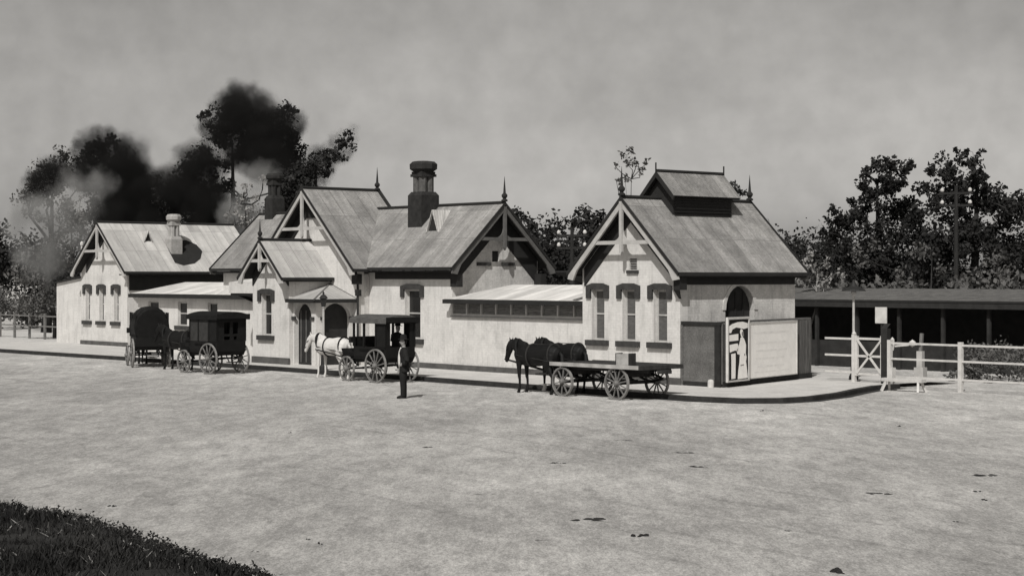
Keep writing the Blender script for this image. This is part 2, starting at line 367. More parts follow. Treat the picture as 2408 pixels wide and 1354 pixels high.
def rake_shade(parent, f, c, hw, za, slope, w=.30, drop=.17):
    """Dark raking strips imitating shadow on the wall face under a gable's overhang."""
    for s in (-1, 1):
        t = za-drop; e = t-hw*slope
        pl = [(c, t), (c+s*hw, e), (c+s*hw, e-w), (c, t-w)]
        fill(pl if s > 0 else pl[::-1], [], lambda a, b, d: f(a, b, d-.045), .05, 'rake_shade_strip', 'trim_dark', parent)  # overhang and bargeboard shadow laid on the wall as a dark strip
def gable_roof_v(parent, c, half, ze, za, v0, v1, m1, m2, th=.07):
    """Ridge runs in Y: slopes towards +X and -X."""
    a = slab([(c+half, v0, ze), (c+half, v1, ze), (c, v1, za), (c, v0, za)], th, 'roof', m1, parent)
    b = slab([(c-half, v0, ze), (c-half, v1, ze), (c, v1, za), (c, v0, za)], th, 'roof', m2, parent)
    rc = MB(); rc.tube([(c, v0+.01, za+.03, .06), (c, v1-.01, za+.03, .06)], 8); rc.build('ridge_cap', 'trim_dark', parent)
    return a, b
def gable_roof_u(parent, c, half, ze, za, u0, u1, m, th=.07):
    a = slab([(u0, c-half, ze), (u1, c-half, ze), (u1, c, za), (u0, c, za)], th, 'roof', m, parent)
    b = slab([(u0, c+half, ze), (u1, c+half, ze), (u1, c, za), (u0, c, za)], th, 'roof', m, parent)
    rc = MB(); rc.tube([(u0+.01, c, za+.03, .06), (u1-.01, c, za+.03, .06)], 8); rc.build('ridge_cap', 'trim_dark', parent)
    return a, b
def gutter(parent, a, b):
    m = MB(); m.bar(a, b, .11, .11); return m.build('gutter', 'trim_dark', parent)
def shaded_soffit(parent, a, b):
    m = MB(); m.box(a, b); return m.build('shaded_soffit', 'shaded_soffit', parent)
def pent(c, hw, zl, half, ze, za):   # gable wall outline just under the slopes
    sl_ = (za-ze)/half; zs = za-hw*sl_-.16
    return [(c-hw, zl), (c+hw, zl), (c+hw, zs), (c, za-.16), (c-hw, zs)]
def plinth(parent, a, b):
    m = MB(); m.box(a, b); return m.build('plinth', 'plinth', parent)

# ================================================================ right pavilion
A = thing('station_pavilion', 'painted brick end pavilion with three narrow windows and a roof ventilator, at the corner', 'station building')
c, half, ze, za = -2.2, 2.52, 3.53, 5.93; V0, V1 = -.42, 5.72; U0 = -4.5
gw = pent(c, 2.25, 0, half, ze, za); gw = [(U0, 0), (0, 0), (0, gw[2][1]-.02), (c, za-.16), (U0, gw[4][1]+.04)]
wins = [(-3.75, .6), (-2.3, .6), (-.87, .6)]
holes = [rect(x-w/2, x+w/2, 1.3, 2.98) for x, w in wins]
fill(gw, holes+[rect(-2.27, -1.93, 3.62, 3.98)], fv(0), .35, 'wall', 'wall_paint', A)
for x, w in wins: window(A, fv(0), x-w/2, x+w/2, 1.3, 2.98, pane='blind')
vent = fill(rect(-2.26, -1.94, 3.63, 3.97), [], lambda a, b, d: fv(0)(a, b, d+.08), .05, 'gable_vent', 'louver', A)
for k in range(4): q = MB(); q.bar((-2.26, .05, 3.67+k*.085), (-1.94, .05, 3.67+k*.085), .05, .02); q.build('slat', 'louver', vent)
q = MB(); q.box((-2.36, -.07, 3.50), (-1.84, .02, 3.6)); q.build('vent_sill', 'cement_dark', A)
fill([(0.355, 0), (5.155, 0), (5.155, 3.6), (.355, 3.6)], [arch(2.07, 3.45, .02, 2.32, rise=.78)], fu(0), .35, 'side_wall', 'wall_weathered', A)
dr = fill(arch(2.08, 3.44, .03, 2.32, rise=.77), [], lambda a, b, d: fu(0)(a, b, d+.2), .06, 'door_or_shade', 'door_shade_dark', A)
for y in (2.4, 2.75, 3.1): q = MB(); q.box((-.2, y-.02, .1), (-.17, y+.02, 2.9)); q.build('rail', 'trim_dark', dr)
fill(arch(1.93, 3.59, 2.3, 2.32, rise=.92)[2:]+arch(2.075, 3.445, 2.3, 2.32, rise=.785)[2:][::-1], [], lambda a, b, d: fu(.0)(a, b, d-.03), .031, 'arch_moulding', 'wall_weathered', A)
fill([(.36, 0), (5.15, 0), (5.15, 3.5), (.36, 3.5)], [], lambda a, b, d: (U0+.01+d, a, b), .3, 'side_wall', 'wall_paint', A)
fill([(U0, 0), (0, 0), (0, 3.55), (c, za-.16), (U0, 3.55)], [], lambda a, b, d: (a-.002, 5.46-d, b), .3, 'end_wall', 'wall_weathered', A)
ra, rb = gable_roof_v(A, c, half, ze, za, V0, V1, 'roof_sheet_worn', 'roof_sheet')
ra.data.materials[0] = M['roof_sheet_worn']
gable_trim(A, fv(V0-.03), c, half, ze, za, m='trim_pale', wd=.22, collar=.40)
gable_trim(A, lambda a, b, d: (a, V1+.03-d, b), c, half, ze, za, m='trim_grey')
gutter(A, (c+half+.03, V0, ze-.06), (c+half+.03, V1, ze-.06)); gutter(A, (c-half-.03, V0, ze-.06), (c-half-.03, V1, ze-.06))
shaded_soffit(A, (0.01, V0+.05, 3.36), (c+half-.02, V1-.05, 3.42)); shaded_soffit(A, (.005, .1, 3.14), (.05, 5.40, 3.36))  # second box: dark strip on the wall imitating eave shade
q = MB(); q.box((0, -.30, 2.98), (.28, .02, 3.36)); q.quad([(0, -.3, 2.98), (.28, -.3, 2.98), (.1, -.05, 2.7), (0, -.05, 2.7)]); q.build('bracket_or_shadow', 'trim_dark', A)  # dark block shaped like the shadow of the bargeboard end
finial(A, (c, V0, za+.05), .95, s=1.1); finial(A, (c, V1-.05, za+.05), .9, s=1.1)
plinth(A, (U0, -.05, 0), (.06, .02, .22)); plinth(A, (-.02, .022, 0), (.055, 5.5, .21))
rake_shade(A, fv(0), c, 2.18, za, (za-ze)/half, .60)
# ventilator on the ridge
vt = thing('roof_ventilator', None, None); vt.parent = A
vc, vh, ve, va, w0, w1 = c, .80, 6.02, 6.84, 1.15, 4.35
m_ = MB(); m_.box((vc-.56, w0+.2, 5.25), (vc+.56, w1-.2, 6.12)); m_.quad([(vc-.56, w0+.2, 6.12), (vc+.56, w0+.2, 6.12), (vc, w0+.2, va-.12)]); m_.quad([(vc-.56, w1-.2, 6.12), (vc+.56, w1-.2, 6.12), (vc, w1-.2, va-.12)]); m_.build('louvred_sides', 'trim_dark', vt)
for k in range(6):
    z = 5.4+k*.11; q = MB(); q.bar((vc+.585, w0+.25, z), (vc+.585, w1-.25, z), .07, .02); q.build('slat', 'trim_dark', vt)
slab([(vc+vh, w0, ve), (vc+vh, w1, ve), (vc, w1, va), (vc, w0, va)], .05, 'ventilator_roof', 'roof_sheet_worn', vt)
slab([(vc-vh, w0, ve), (vc-vh, w1, ve), (vc, w1, va), (vc, w0, va)], .05, 'ventilator_roof', 'roof_sheet_worn', vt)
for s in (-1, 1):
    pl = [(vc, va-.01), (vc+s*(vh+.02), ve-.03), (vc+s*(vh-.02), ve-.15), (vc, va-.2)]
    fill(pl if s > 0 else pl[::-1], [], lambda a, b, d: (a, w0-.03+d, b), .05, 'bargeboard', 'trim_dark', vt)
    q = MB(); q.bar((vc, w0-.02 if s < 0 else w1+.02, va-.05), (vc, w0-.02 if s < 0 else w1+.02, va+.28), .035); q.build('finial', 'trim_dark', vt)
q = MB(); q.bar((vc, w0, va+.03), (vc, w1, va+.03), .09, .07); q.build('ridge_cap', 'trim_dark', vt)

# ================================================================ low louvred range between the pavilion and the main block
K = thing('louvred_range', 'low white range with a strip of louvres, left of the corner pavilion', 'station building')
fill([(-12.0, 0), (-4.5, 0), (-4.5, 1.96), (-12.0, 1.96)], [], fv(.45), .3, 'wall', 'wall_paint', K)
q = MB(); q.box((-12, .36, 1.93), (-4.52, .5, 1.97)); q.build('sill', 'plinth', K)
q = MB(); q.box((-12, .40, 1.975), (-4.52, .5, 2.05)); q.box((-12, .42, 2.43), (-4.52, .5, 2.5)); q.build('louvre_rail', 'trim_pale', K)
for k in range(10):
    x = -11.95+k*.82; q = MB(); q.box((x-.035, .41, 2.05), (x+.035, .49, 2.43)); q.build('mullion', 'trim_pale', K)
    if k < 9: lp = MB()
    if k < 9:
        for j in range(5): lp.bar((x+.04, .50, 2.085+j*.075), (x+.78, .50, 2.085+j*.075), .085, .012, up=(0, -.75, .66))
        lp.build('louvre', 'louver', K)
q = MB(); q.box((-12, .56, 2.0), (-4.5, .6, 2.5)); q.build('louvre_backing', 'louver', K)
slab([(-12.0, .08, 2.58), (-4.5, .08, 2.58), (-4.5, 2.4, 3.10), (-10.9, 2.4, 3.10)], .05, 'roof', 'roof_pale', K)
q = MB(); q.quad([(-12.0, .08, 2.57), (-12, 2.4, 2.57), (-10.9, 2.4, 3.09)]); q.build('roof', 'roof_sheet', K)
q = MB(); q.box((-12.05, .03, 2.42), (-4.5, .1, 2.57)); q.build('fascia', 'trim_dark', K)
plinth(K, (-11.99, .392, 0), (-4.5, .46, .195))

# ================================================================ main block and its cross gable
B = thing('main_station_building', 'long main station block with tall chimneys and a large central gable, behind the cabs', 'station building')
c, half, ze, za, U0, U1 = 2.53, 2.48, 3.74, 6.11, -28.2, -11.5
fill([(-17.5, 0), (-12.002, 0), (-12.002, 3.62), (-17.5, 3.62)], [rect(-14.85, -13.9, 1.05, 2.92)], fv(.45), .35, 'wall', 'wall_paint', B)
window(B, fv(.45), -14.85, -13.9, 1.05, 2.92)
fill([(-27.8, 0), (-23, 0), (-23, 3.62), (-27.8, 3.62)], [], fv(.45), .3, 'wall', 'wall_paint', B)
gw = [(.8, 0), (4.6, 0), (4.6, 3.92), (c, za-.16), (.8, 4.3)]
fill([(.805, 0), (4.6, 0), (4.6, 3.98), (c, za-.16), (.805, 4.29)], [rect(2.35, 2.7, 3.95, 4.35)], fu(-12.0), .3, 'gable_wall', 'wall_weathered', B)
fill(rect(2.36, 2.69, 3.96, 4.34), [], lambda a, b, d: fu(-12)(a, b, d+.07), .04, 'gable_vent', 'trim_dark', B)
q = MB(); q.box((-12.02, 1.6, 3.80), (-11.92, 2.25, 3.92)); q.build('tie_shadow_bar', 'cement_dark', B)  # dark bar standing in for the collar tie's shadow
q = MB(); q.box((-12.02, 2.8, 3.80), (-11.92, 3.4, 3.92)); q.build('tie_shadow_bar', 'cement_dark', B)  # second dark bar of the collar tie's shadow
fill([(.755, 0), (4.295, 0), (4.295, 4.27), (c, za-.16), (.755, 4.27)], [], fl(-27.79), .3, 'gable_wall', 'wall_paint', B)
fill([(-27.8, 0), (-12.3, 0), (-12.3, 3.6), (-27.8, 3.6)], [], lambda a, b, d: (a, 4.6-d, b), .3, 'wall', 'wall_paint', B)
gable_roof_u(B, c, half, ze, za, U0, U1, 'roof_old')
gable_trim(B, fu(U1+.03), c, half, ze, za, m='trim_shaded', wd=.2, collar=.44)  # darker trim puts this gable's shadow into the board colour
gable_trim(B, fl(U0-.03), c, half, ze, za, m='trim_grey', wd=.2, king=False)
finial(B, (U1, c, za+.05), .95, s=1.1)
gutter(B, (-16.6, .02, ze-.06), (U1, .02, ze-.06)); gutter(B, (U0, .02, ze-.06), (-23.5, .02, ze-.06))
shaded_soffit(B, (-16.7, .08, 3.55), (U1-.1, .44, 3.62)); shaded_soffit(B, (U0+.1, .08, 3.55), (-23.6, .44, 3.62)); shaded_soffit(B, (-16.7, .40, 3.3), (-12.05, .446, 3.55))  # last box: dark wall strip imitating eave shade
plinth(B, (-16.7, .39, 0), (-12.0, .46, .2))
q = MB(); q.box((-12.0, .36, 3.02), (-11.6, .62, 3.5)); q.build('bracket_or_shadow', 'trim_dark', B)
q = MB(); q.box((-12.0, 4.42, 3.02), (-11.6, 4.68, 3.5)); q.build('bracket_or_shadow', 'trim_dark', B)
fill([(c-1.25, 4.80), (c+1.25, 4.80), (c, za-.2)], [], lambda a, b, d: (-11.94-d, a, b), .05, 'gable_shade_panel', 'trim_dark', B)  # dark triangle imitating the shade in the gable top
rake_shade(B, fu(-12), c, 2.0, za, (za-ze)/half, .90)
# cross gable
c2, h2, e2, a2 = -20.19, 3.47, 3.69, 6.89; CV0, CV1 = -.6, 3.1
fill(pent(c2, 3.05, 0, h2, e2, a2), [], fv(-.1), .3, 'front_wall', 'wall_paint', B)
fill([(-.1+.3, 0), (.44, 0), (.44, 3.5), (.2, 3.5)], [], fu(c2+3.05), .25, 'side_wall', 'wall_weathered', B)
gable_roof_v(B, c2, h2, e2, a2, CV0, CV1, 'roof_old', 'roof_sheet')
gable_trim(B, fv(CV0-.03), c2, h2, e2, a2, m='trim_pale', wd=.2, collar=.5)
fill([(c2-1.15, 5.72), (c2+1.15, 5.72), (c2, a2-.2)], [], lambda a, b, d: (a, -.16+d, b), .05, 'gable_shade_panel', 'trim_dark', B)  # same dark triangle for the shaded top of the cross gable
rake_shade(B, fv(-.1), c2, 3.0, a2, (a2-e2)/h2, .56)
finial(B, (c2, CV1-.03, a2+.02), .95, s=1.1)
q = MB()
for s in (1,): q.bar((c2, CV1+.03, a2), (c2+1.2, CV1+.03, a2-1.1), .12, .14)
q.build('bargeboard', 'trim_dark', B)
fill([(c2-1.6, 5.2), (c2+1.6, 5.2), (c2, a2-.15)], [], lambda a, b, d: (a, CV1-.2-d, b), .1, 'gable_wall', 'wall_paint', B)
dp = MB(); dp.tube([(c2+3.14, -.16, 0.02, .045), (c2+3.14, -.16, 3.2, .045), (c2+3.4, -.4, 3.5, .045)], 8); dp.box((c2+3.04, -.22, 2.65), (c2+3.24, -.06, 2.9)); dp.build('downpipe', 'trim_dark', B)
dp = MB(); dp.box((c2+3.0, -.35, 3.1), (c2+3.32, -.09, 3.5)); dp.build('bracket_or_shadow', 'trim_dark', B)
gutter(B, (c2+h2+.03, CV0, e2-.06), (c2+h2+.03, .1, e2-.06))
def chimney(parent, x, y, z0, z1, s, m='brick_dark', pots=True, shaft=None):
    H_ = z1-z0; zs = z0+H_*.48
    q = MB(); q.box((x-s/2, y-s/2, z0), (x+s/2, y+s/2, zs)); k = s*.78/2
    for a, b in ((-1, 0), (1, 0), (0, -1), (0, 1)):
        if a: q.quad([(x+a*s/2, y-s/2, zs), (x+a*s/2, y+s/2, zs), (x+a*k, y+k, zs+.14), (x+a*k, y-k, zs+.14)])
        else: q.quad([(x-s/2, y+b*s/2, zs), (x+s/2, y+b*s/2, zs), (x+k, y+b*k, zs+.14), (x-k, y+b*k, zs+.14)])
    ch = q.build('chimney', m, parent)
    w = s*.36; zc = z0+H_*.80
    for dx in (-1, 1):
        for dy in (-1, 1):
            f = MB(); f.tube([(x+dx*s*.19, y+dy*s*.19, zs+.1, w*.55), (x+dx*s*.19, y+dy*s*.19, zc, w*.55)], 8, side=(1, 0, 0)); f.build('flue', shaft or m, ch)
    t = MB(); t.box((x-s*.42, y-s*.42, zc-.10), (x+s*.42, y+s*.42, zc)); t.box((x-s*.38, y-s*.38, zc+.002), (x+s*.38, y+s*.38, zc+.1)); t.lathe((x, y, 0), [(s*.45, zc+.10), (s*.62, zc+.2), (s*.63, z1-.12), (s*.5, z1-.02), (s*.3, z1)], 8); t.build('chimney_cap', m, ch)
    return ch
chimney(B, -15.85, 2.1, 5.3, 7.86, .86, shaft='flue_brick')
chimney(B, -27.1, 2.6, 5.75, 7.9, .62)
def gablet(parent, x, y, z, w, h, d, axis='v'):
    """Small triangular roof vent."""
    q = MB()
    if axis == 'v':
        f = lambda a, b, k: (x+a, y+k, z+b)
    else: f = lambda a, b, k: (x-k, y+a, z+b)
    t = fill([(-w/2, 0), (w/2, 0), (0, h)], [], f, .05, 'roof_vent', 'trim_dark', parent)
    r = MB()
    for s in (-1, 1):
        p = [f(0, h+.06, -.08), f(s*(w/2+.08), -.04, -.08), f(s*(w/2+.08), -.04, d), f(0, h+.06, d)]; r.quad(p)
        r.quad([f(0, h, -.08), f(s*(w/2+.02), -.04, -.08), f(s*(w/2+.02), -.04, d), f(0, h, d)])
        r.quad([f(0, h+.06, -.08), f(s*(w/2+.08), -.04, -.08), f(s*(w/2+.02), -.04, -.08), f(0, h, -.08)])
    r.build('vent_roof', 'roof_sheet', t)
gablet(B, -14.45, 1.5, 5.12, .62, .75, .9)

# ================================================================ entrance wing with porch
D = thing('entrance_wing', 'small gabled entrance wing with one narrow window and an arched porch', 'station building')
c, half, ze, za = -20.3, 1.55, 3.36, 4.81; V0 = -2.5
fill(pent(c, 1.3, 0, half, ze, za), [rect(-20.95, -20.25, 1.08, 2.72)], fv(-2.0), .3, 'wall', 'wall_paint', D)
window(D, fv(-2.0), -20.85, -20.3, 1.08, 2.72) if False else window(D, fv(-2.0), -20.95, -20.25, 1.08, 2.72)
fill([(-1.69, 0), (-.11, 0), (-.11, 3.4), (-1.69, 3.4)], [rect(-1.5, -.5, .02, 2.2)], fu(c+1.3), .25, 'side_wall', 'wall_paint', D)
fill(rect(-1.49, -.51, .03, 2.19), [], lambda a, b, d: fu(c+1.3)(a, b, d+.1), .05, 'door_or_shade', 'door_shade_dark', D)
fill([(-1.69, 0), (-.11, 0), (-.11, 3.4), (-1.69, 3.4)], [], fl(c-1.29), .25, 'side_wall', 'wall_paint', D)
gable_roof_v(D, c, half, ze, za, V0, -.02, 'roof_sheet', 'roof_sheet')
gable_trim(D, fv(V0-.03), c, half, ze, za, m='trim_pale', wd=.15, collar=.45)
rake_shade(D, fv(-2.0), c, 1.27, za, (za-ze)/half, .42)
finial(D, (c, V0, za+.03), .8, s=.95)
gutter(D, (c+half+.03, V0, ze-.06), (c+half+.03, -.12, ze-.06))
shaded_soffit(D, (c+1.31, V0+.05, 3.2), (c+half-.02, -.15, 3.26))
plinth(D, (c-1.3, -2.06, 0), (c+1.33, -1.99, .25))
px0, px1, py0, py1 = c+1.3, -17.42, -1.85, -.1
po = fill(rect(px0+.02, px1, 0, 2.5), [arch(px0+.12, px1-.28, .01, 1.82, rise=.56)], fv(py0), .28, 'porch_wall', 'wall_paint', D)
fill(rect(py0+.28, py1, 0, 2.5), [arch(py0+.30, py1-.14, .01, 1.82, rise=.56)], fu(px1), .28, 'porch_wall', 'wall_paint', D)
porch_shade = fill(arch(px0+.13, px1-.29, .02, 1.82, rise=.55), [], lambda a, b, d: (a, py0+.2+d, b), .05, 'door_or_shade', 'door_shade_dark', D)  # dark panel filling the arch in place of the porch's inner shade
for k in range(3): q = MB(); q.box((px0+.3+k*.35, py0+.17, .1), (px0+.33+k*.35, py0+.2, 2.1)); q.build('rail', 'trim_grey', porch_shade)  # bars added on the dark panel that stands for the porch shade
fill(arch(py0+.31, py1-.15, .02, 1.82, rise=.55), [], lambda a, b, d: (px1-.2-d, a, b), .05, 'door_or_shade', 'door_shade_dark', D)  # side arch closed by a dark panel too, imitating the unlit porch
for aa, bb in (((px0-.02, py0-.06, 1.74), (px0+.22, py0+.02, 1.86)), ((px1-.32, py0-.06, 1.74), (px1-.08, py0+.02, 1.86)), ((px1-.02, py0+.2, 1.74), (px1+.06, py0+.36, 1.86)), ((px1-.02, py1-.2, 1.74), (px1+.06, py1, 1.86))): q = MB(); q.box(aa, bb); q.build('impost', 'cement_dark', D)
e_ = 2.52; o_ = .3; ap = (px0+.02, py1, 3.12); e0 = (px0+.0, py0-o_, e_); e1 = (px1+o_, py0-o_, e_); e3 = (px1+o_, py1, e_)
q = MB(); q.quad([e0, e1, ap], [(0, 0), (2, 0), (0, 2)]); q.quad([e1, e3, ap], [(0, 0), (2, 0), (2, 2)])
q.quad([tuple(Vector(p)-Vector((0, 0, .05))) for p in (e0, ap, e3, e1)]); q.build('porch_roof', 'roof_sheet', D)
q = MB(); q.bar((e0[0], e0[1], e_-.05), (e1[0], e1[1], e_-.05), .09, .14); q.bar((e1[0], e1[1]+.05, e_-.05), (e3[0], e3[1], e_-.05), .09, .14); q.build('porch_fascia', 'trim_dark', D)
q = MB(); q.bar(ap, e1, .05, .05); q.bar(ap, e3, .05, .05); q.build('hip_cap', 'trim_grey', D)

# ================================================================ low left range
E_ = thing('low_left_range', 'low white range with three small windows under a dark fascia, left of the entrance wing', 'station building')
ws = [(-34.05, -33.1), (-31.4, -30.6), (-28.85, -28.05)]
fill(rect(-35, -23.3, 0, 2.6), [rect(a, b, 1.2, 2.28) for a, b in ws], fv(.3), .14, 'wall', 'wall_paint', E_)
for a, b in ws: window(E_, lambda a, b, d: (a, .3+d*.6, b), a, b, 1.2, 2.28, lintel=False)
slab([(-35.2, -.02, 2.62), (-23.3, -.02, 2.62), (-23.3, .44, 2.84), (-34.6, 2.6, 3.1)] if False else [(-35.2, -.02, 2.62), (-28.25, -.02, 2.62), (-28.25, 2.6, 3.14), (-34.7, 2.6, 3.14)], .05, 'roof', 'roof_pale', E_)
slab([(-28.25, -.02, 2.62), (-23.3, -.02, 2.62), (-23.3, .43, 2.86), (-28.25, .43, 2.86)], .05, 'roof', 'roof_pale', E_)
q = MB(); q.box((-35.25, -.08, 2.44), (-23.3, -.01, 2.6)); q.build('fascia', 'trim_dark', E_)
fill([(.31, 0), (2.6, 0), (2.6, 3.05), (.31, 2.6)], [], fl(-35), .1, 'end_wall', 'wall_paint', E_)
q = MB(); q.box((-35, 2.5, 0), (-28.3, 2.6, 3.08)); q.build('back_wall', 'wall_paint', E_)
W2 = thing('entrance_canopy', 'small white boarded canopy on brackets against the left side of the entrance wing', 'canopy')
q = MB(); q.box((-24.2, -1.5, 2.72), (-21.64, .0, 3.16)); q.quad([(-24.2, -1.5, 3.165), (-21.64, -1.5, 3.165), (-21.64, -.1, 3.35), (-24.2, -.1, 3.35)]); q.build('canopy_box', 'wall_paint', W2)
q = MB(); 
for x in (-24.0, -23.2, -22.4, -21.8):
    q.quad([(x-.04, -1.45, 2.7), (x-.04, -.1, 2.7), (x-.04, -.1, 2.2)]); q.quad([(x+.04, -1.45, 2.7), (x+.04, -.1, 2.7), (x+.04, -.1, 2.2)]); q.quad([(x-.04, -1.45, 2.7), (x+.04, -1.45, 2.7), (x+.04, -.1, 2.2), (x-.04, -.1, 2.2)])
q.build('bracket', 'trim_dark', W2)
q = MB(); q.box((-24.15, -1.45, 2.62), (-21.66, -.05, 2.715)); q.build('canopy_soffit', 'trim_dark', W2)

# ================================================================ left pavilion
L = thing('left_pavilion', 'painted brick pavilion with three narrow windows and a long pale roof, farthest to the left', 'station building')
c, half, ze, za = -41.25, 2.78, 3.64, 6.05; V0, V1 = 1.5, 9.3; WL, WR = -43.9, -39.15; wy = 2.0
gw = [(WL, 0), (WR, 0), (WR, 3.85), (c, za-.16), (WL, 3.5)]
gw[2] = (WR, za-(WR-c)*(za-ze)/half-.16); gw[4] = (WL, za-(c-WL)*(za-ze)/half-.16)
ws = [(-43.2, .46), (-41.75, .46), (-40.25, .46)]
fill(gw, [rect(x-w/2, x+w/2, 1.18, 2.82) for x, w in ws], fv(wy), .35, 'wall', 'wall_paint', L)
for x, w in ws: window(L, fv(wy), x-w/2, x+w/2, 1.18, 2.82)
fill(rect(wy+.355, 9.0, 0, 3.7), [], fu(WR-.002), .3, 'side_wall', 'wall_paint', L)
fill(rect(wy+.1, 9.0, 2.72, 3.45), [], lambda a, b, d: (WR+.03-d, a, b), .03, 'eave_shade_strip', 'trim_dark', L)  # eave shade put on the wall as a dark band
fill(rect(wy+.355, 9.0, 0, 3.4), [], fl(WL+.002), .3, 'side_wall', 'wall_paint', L)
fill(gw, [], lambda a, b, d: (a, 9.3-.3+d*.5, b), .3, 'end_wall', 'wall_paint', L)
gable_roof_v(L, c, half, ze, za, V0, V1, 'roof_sheet', 'roof_sheet')
gable_trim(L, fv(V0-.03), c, half, ze, za, m='trim_pale', wd=.17, collar=.42)
gutter(L, (c+half+.03, V0, ze-.06), (c+half+.03, V1, ze-.06)); shaded_soffit(L, (WR+.01, V0+.05, 3.46), (c+half-.02, V1-.1, 3.52))
rake_shade(L, fv(wy), c, 2.05, za, (za-ze)/half, .52)
plinth(L, (WL, 1.94, 0), (WR+.03, 2.01, .2))
q = MB(); P5 = [(-40.1, 4.6), (-40.27, 5.9), (-40.0, 6.35), (-39.62, 6.45), (-39.2, 6.1), (-38.92, 5.6), (-38.8, 4.9), (-38.95, 4.5)]; q.quad([(u, v, 6.05-.867*(u+41.25)+.035) for u, v in P5]); q.quad([(u, v, 6.05-.867*(u+41.25)-.02) for u, v in P5]); q.build('chimney_shadow_patch', 'trim_dark', L)  # dark sheet on the slope standing in for the chimney's shadow
chimney(L, -39.75, 4.9, 4.1, 6.5, .62, m='pot')
gablet(L, -40.2, 3.7, 5.0, .5, .6, .7, 'u')
fill([(-47.2, 0), (-43.9, 0), (-43.9, 3.38), (-47.2, 3.05)], [], fv(2.3), .2, 'annexe_wall', 'wall_paint', L)
fill([(2.5, 0), (6, 0), (6, 3.0), (2.5, 3.0)], [], fl(-47.2), .2, 'annexe_wall', 'wall_paint', L)
slab([(-47.4, 2.15, 3.08), (-47.4, 6.2, 3.08), (-43.95, 6.2, 3.45), (-43.95, 2.15, 3.45)], .05, 'annexe_roof', 'roof_old', L)
q = MB(); q.tube([(-45.2, 2.7, 3.2, .06), (-45.2, 2.7, 5.0, .05)], 8); q.lathe((-45.2, 2.7, 5.0), [(.09, 0), (.09, .12), (.02, .2)], 8); q.build('vent_pipe', 'white_paint', L)

# ================================================================ across the line: platform shelter, sheds, poles
P = thing('platform_shelter', 'long low platform shelter with a shingled skillion roof, behind the white rail fence', 'platform shelter')
slab([(-13, 14.4, 2.50), (16, 14.4, 2.52), (16, 17.6, 2.92), (-13, 17.6, 2.92)], .08, 'roof', 'shed_roof', P)
q = MB(); q.box((-13, 17.3, -.1), (16, 17.5, 2.8)); q.build('back_wall', 'shed_dark', P)
q = MB(); q.box((-13, 14.42, 2.22), (16, 14.48, 2.41)); q.build('fascia', 'shed_dark', P)
for k in range(15): q = MB(); q.box((-12.9+k*2, 14.7, RD), (-12.78+k*2, 14.82, 2.3)); q.build('post', 'shed_dark', P)
q = MB(); q.box((-13, 14.9, RD), (16, 15.0, .9)); q.build('front_boarding', 'shed_dark', P)
Q = thing('platform_awning', 'pale platform awning end glimpsed between the main gable and the corner pavilion', 'awning')
slab([(-13, 8.5, 3.05), (-6.2, 8.5, 3.05), (-6.2, 6.2, 3.62), (-13, 6.2, 3.62)], .06, 'roof', 'roof_sheet', Q)
for k in range(4): q = MB(); q.box((-12.6+k*2, 8.3, 0), (-12.48+k*2, 8.42, 3.05)); q.build('post', 'white_paint', Q)
def shed(name, label, x0, x1, y0, y1, z, zr, mw, mr_, cat='shed'):
    t = thing(name, label, cat)
    q = MB(); q.box((x0, y0, RD), (x1, y1, z)); q.quad([(x0, y0, z), (x0, y1, z), (x0, (y0+y1)/2, zr)]); q.quad([(x1, y0, z), (x1, y1, z), (x1, (y0+y1)/2, zr)]); q.build('wall', mw, t)
    ym = (y0+y1)/2; k = .25
    slab([(x0-k, y0-k, z-.1), (x1+k, y0-k, z-.1), (x1+k, ym, zr+.05), (x0-k, ym, zr+.05)], .06, 'roof', mr_, t)
    slab([(x0-k, y1+k, z-.1), (x1+k, y1+k, z-.1), (x1+k, ym, zr+.05), (x0-k, ym, zr+.05)], .06, 'roof', mr_, t)
    return t
t = shed('small_shed', 'small pale shed among bushes beyond the far left end of the station', -60.5, -57.6, 10, 13, 2.3, 3.35, 'wall_weathered', 'roof_sheet')
q = MB(); q.box((-59.9, 9.93, 0), (-59.2, 9.995, 1.5)); q.build('door_or_shade', 'door_shade_dark', t)
q = MB(); q.box((-58.7, 9.93, .6), (-58.0, 9.995, 1.4)); q.build('window', 'glass_dark', t)
def telegraph(x, y, h, arms, label):
    t = thing('telegraph_pole', label, 'telegraph pole', (x, y, 0), R(25))
    q = MB(); q.tube([(0, 0, RD, .12), (0, 0, h, .08)], 8); q.build('pole', 'bark', t)
    for k in range(arms):
        z = h-.35-k*.55; q = MB(); q.box((-.75, -.07, z-.05), (.75, .0, z+.05)); ar = q.build('crossarm', 'bark', t)
        for s in (-.62, .62):
            i = MB(); i.lathe((s, -.035, z+.05), [(.02, 0), (.08, .04), (.09, .1), (.06, .17), (.02, .2)], 8); i.build('insulator', 'white_paint', ar)
telegraph(-19.25, 13.0, 5.55, 2, 'short telegraph pole with white insulators between the dark trees behind the station')
telegraph(-9.43, 27.5, 7.5, 2, 'tall telegraph pole with white insulators in front of the right hand trees')

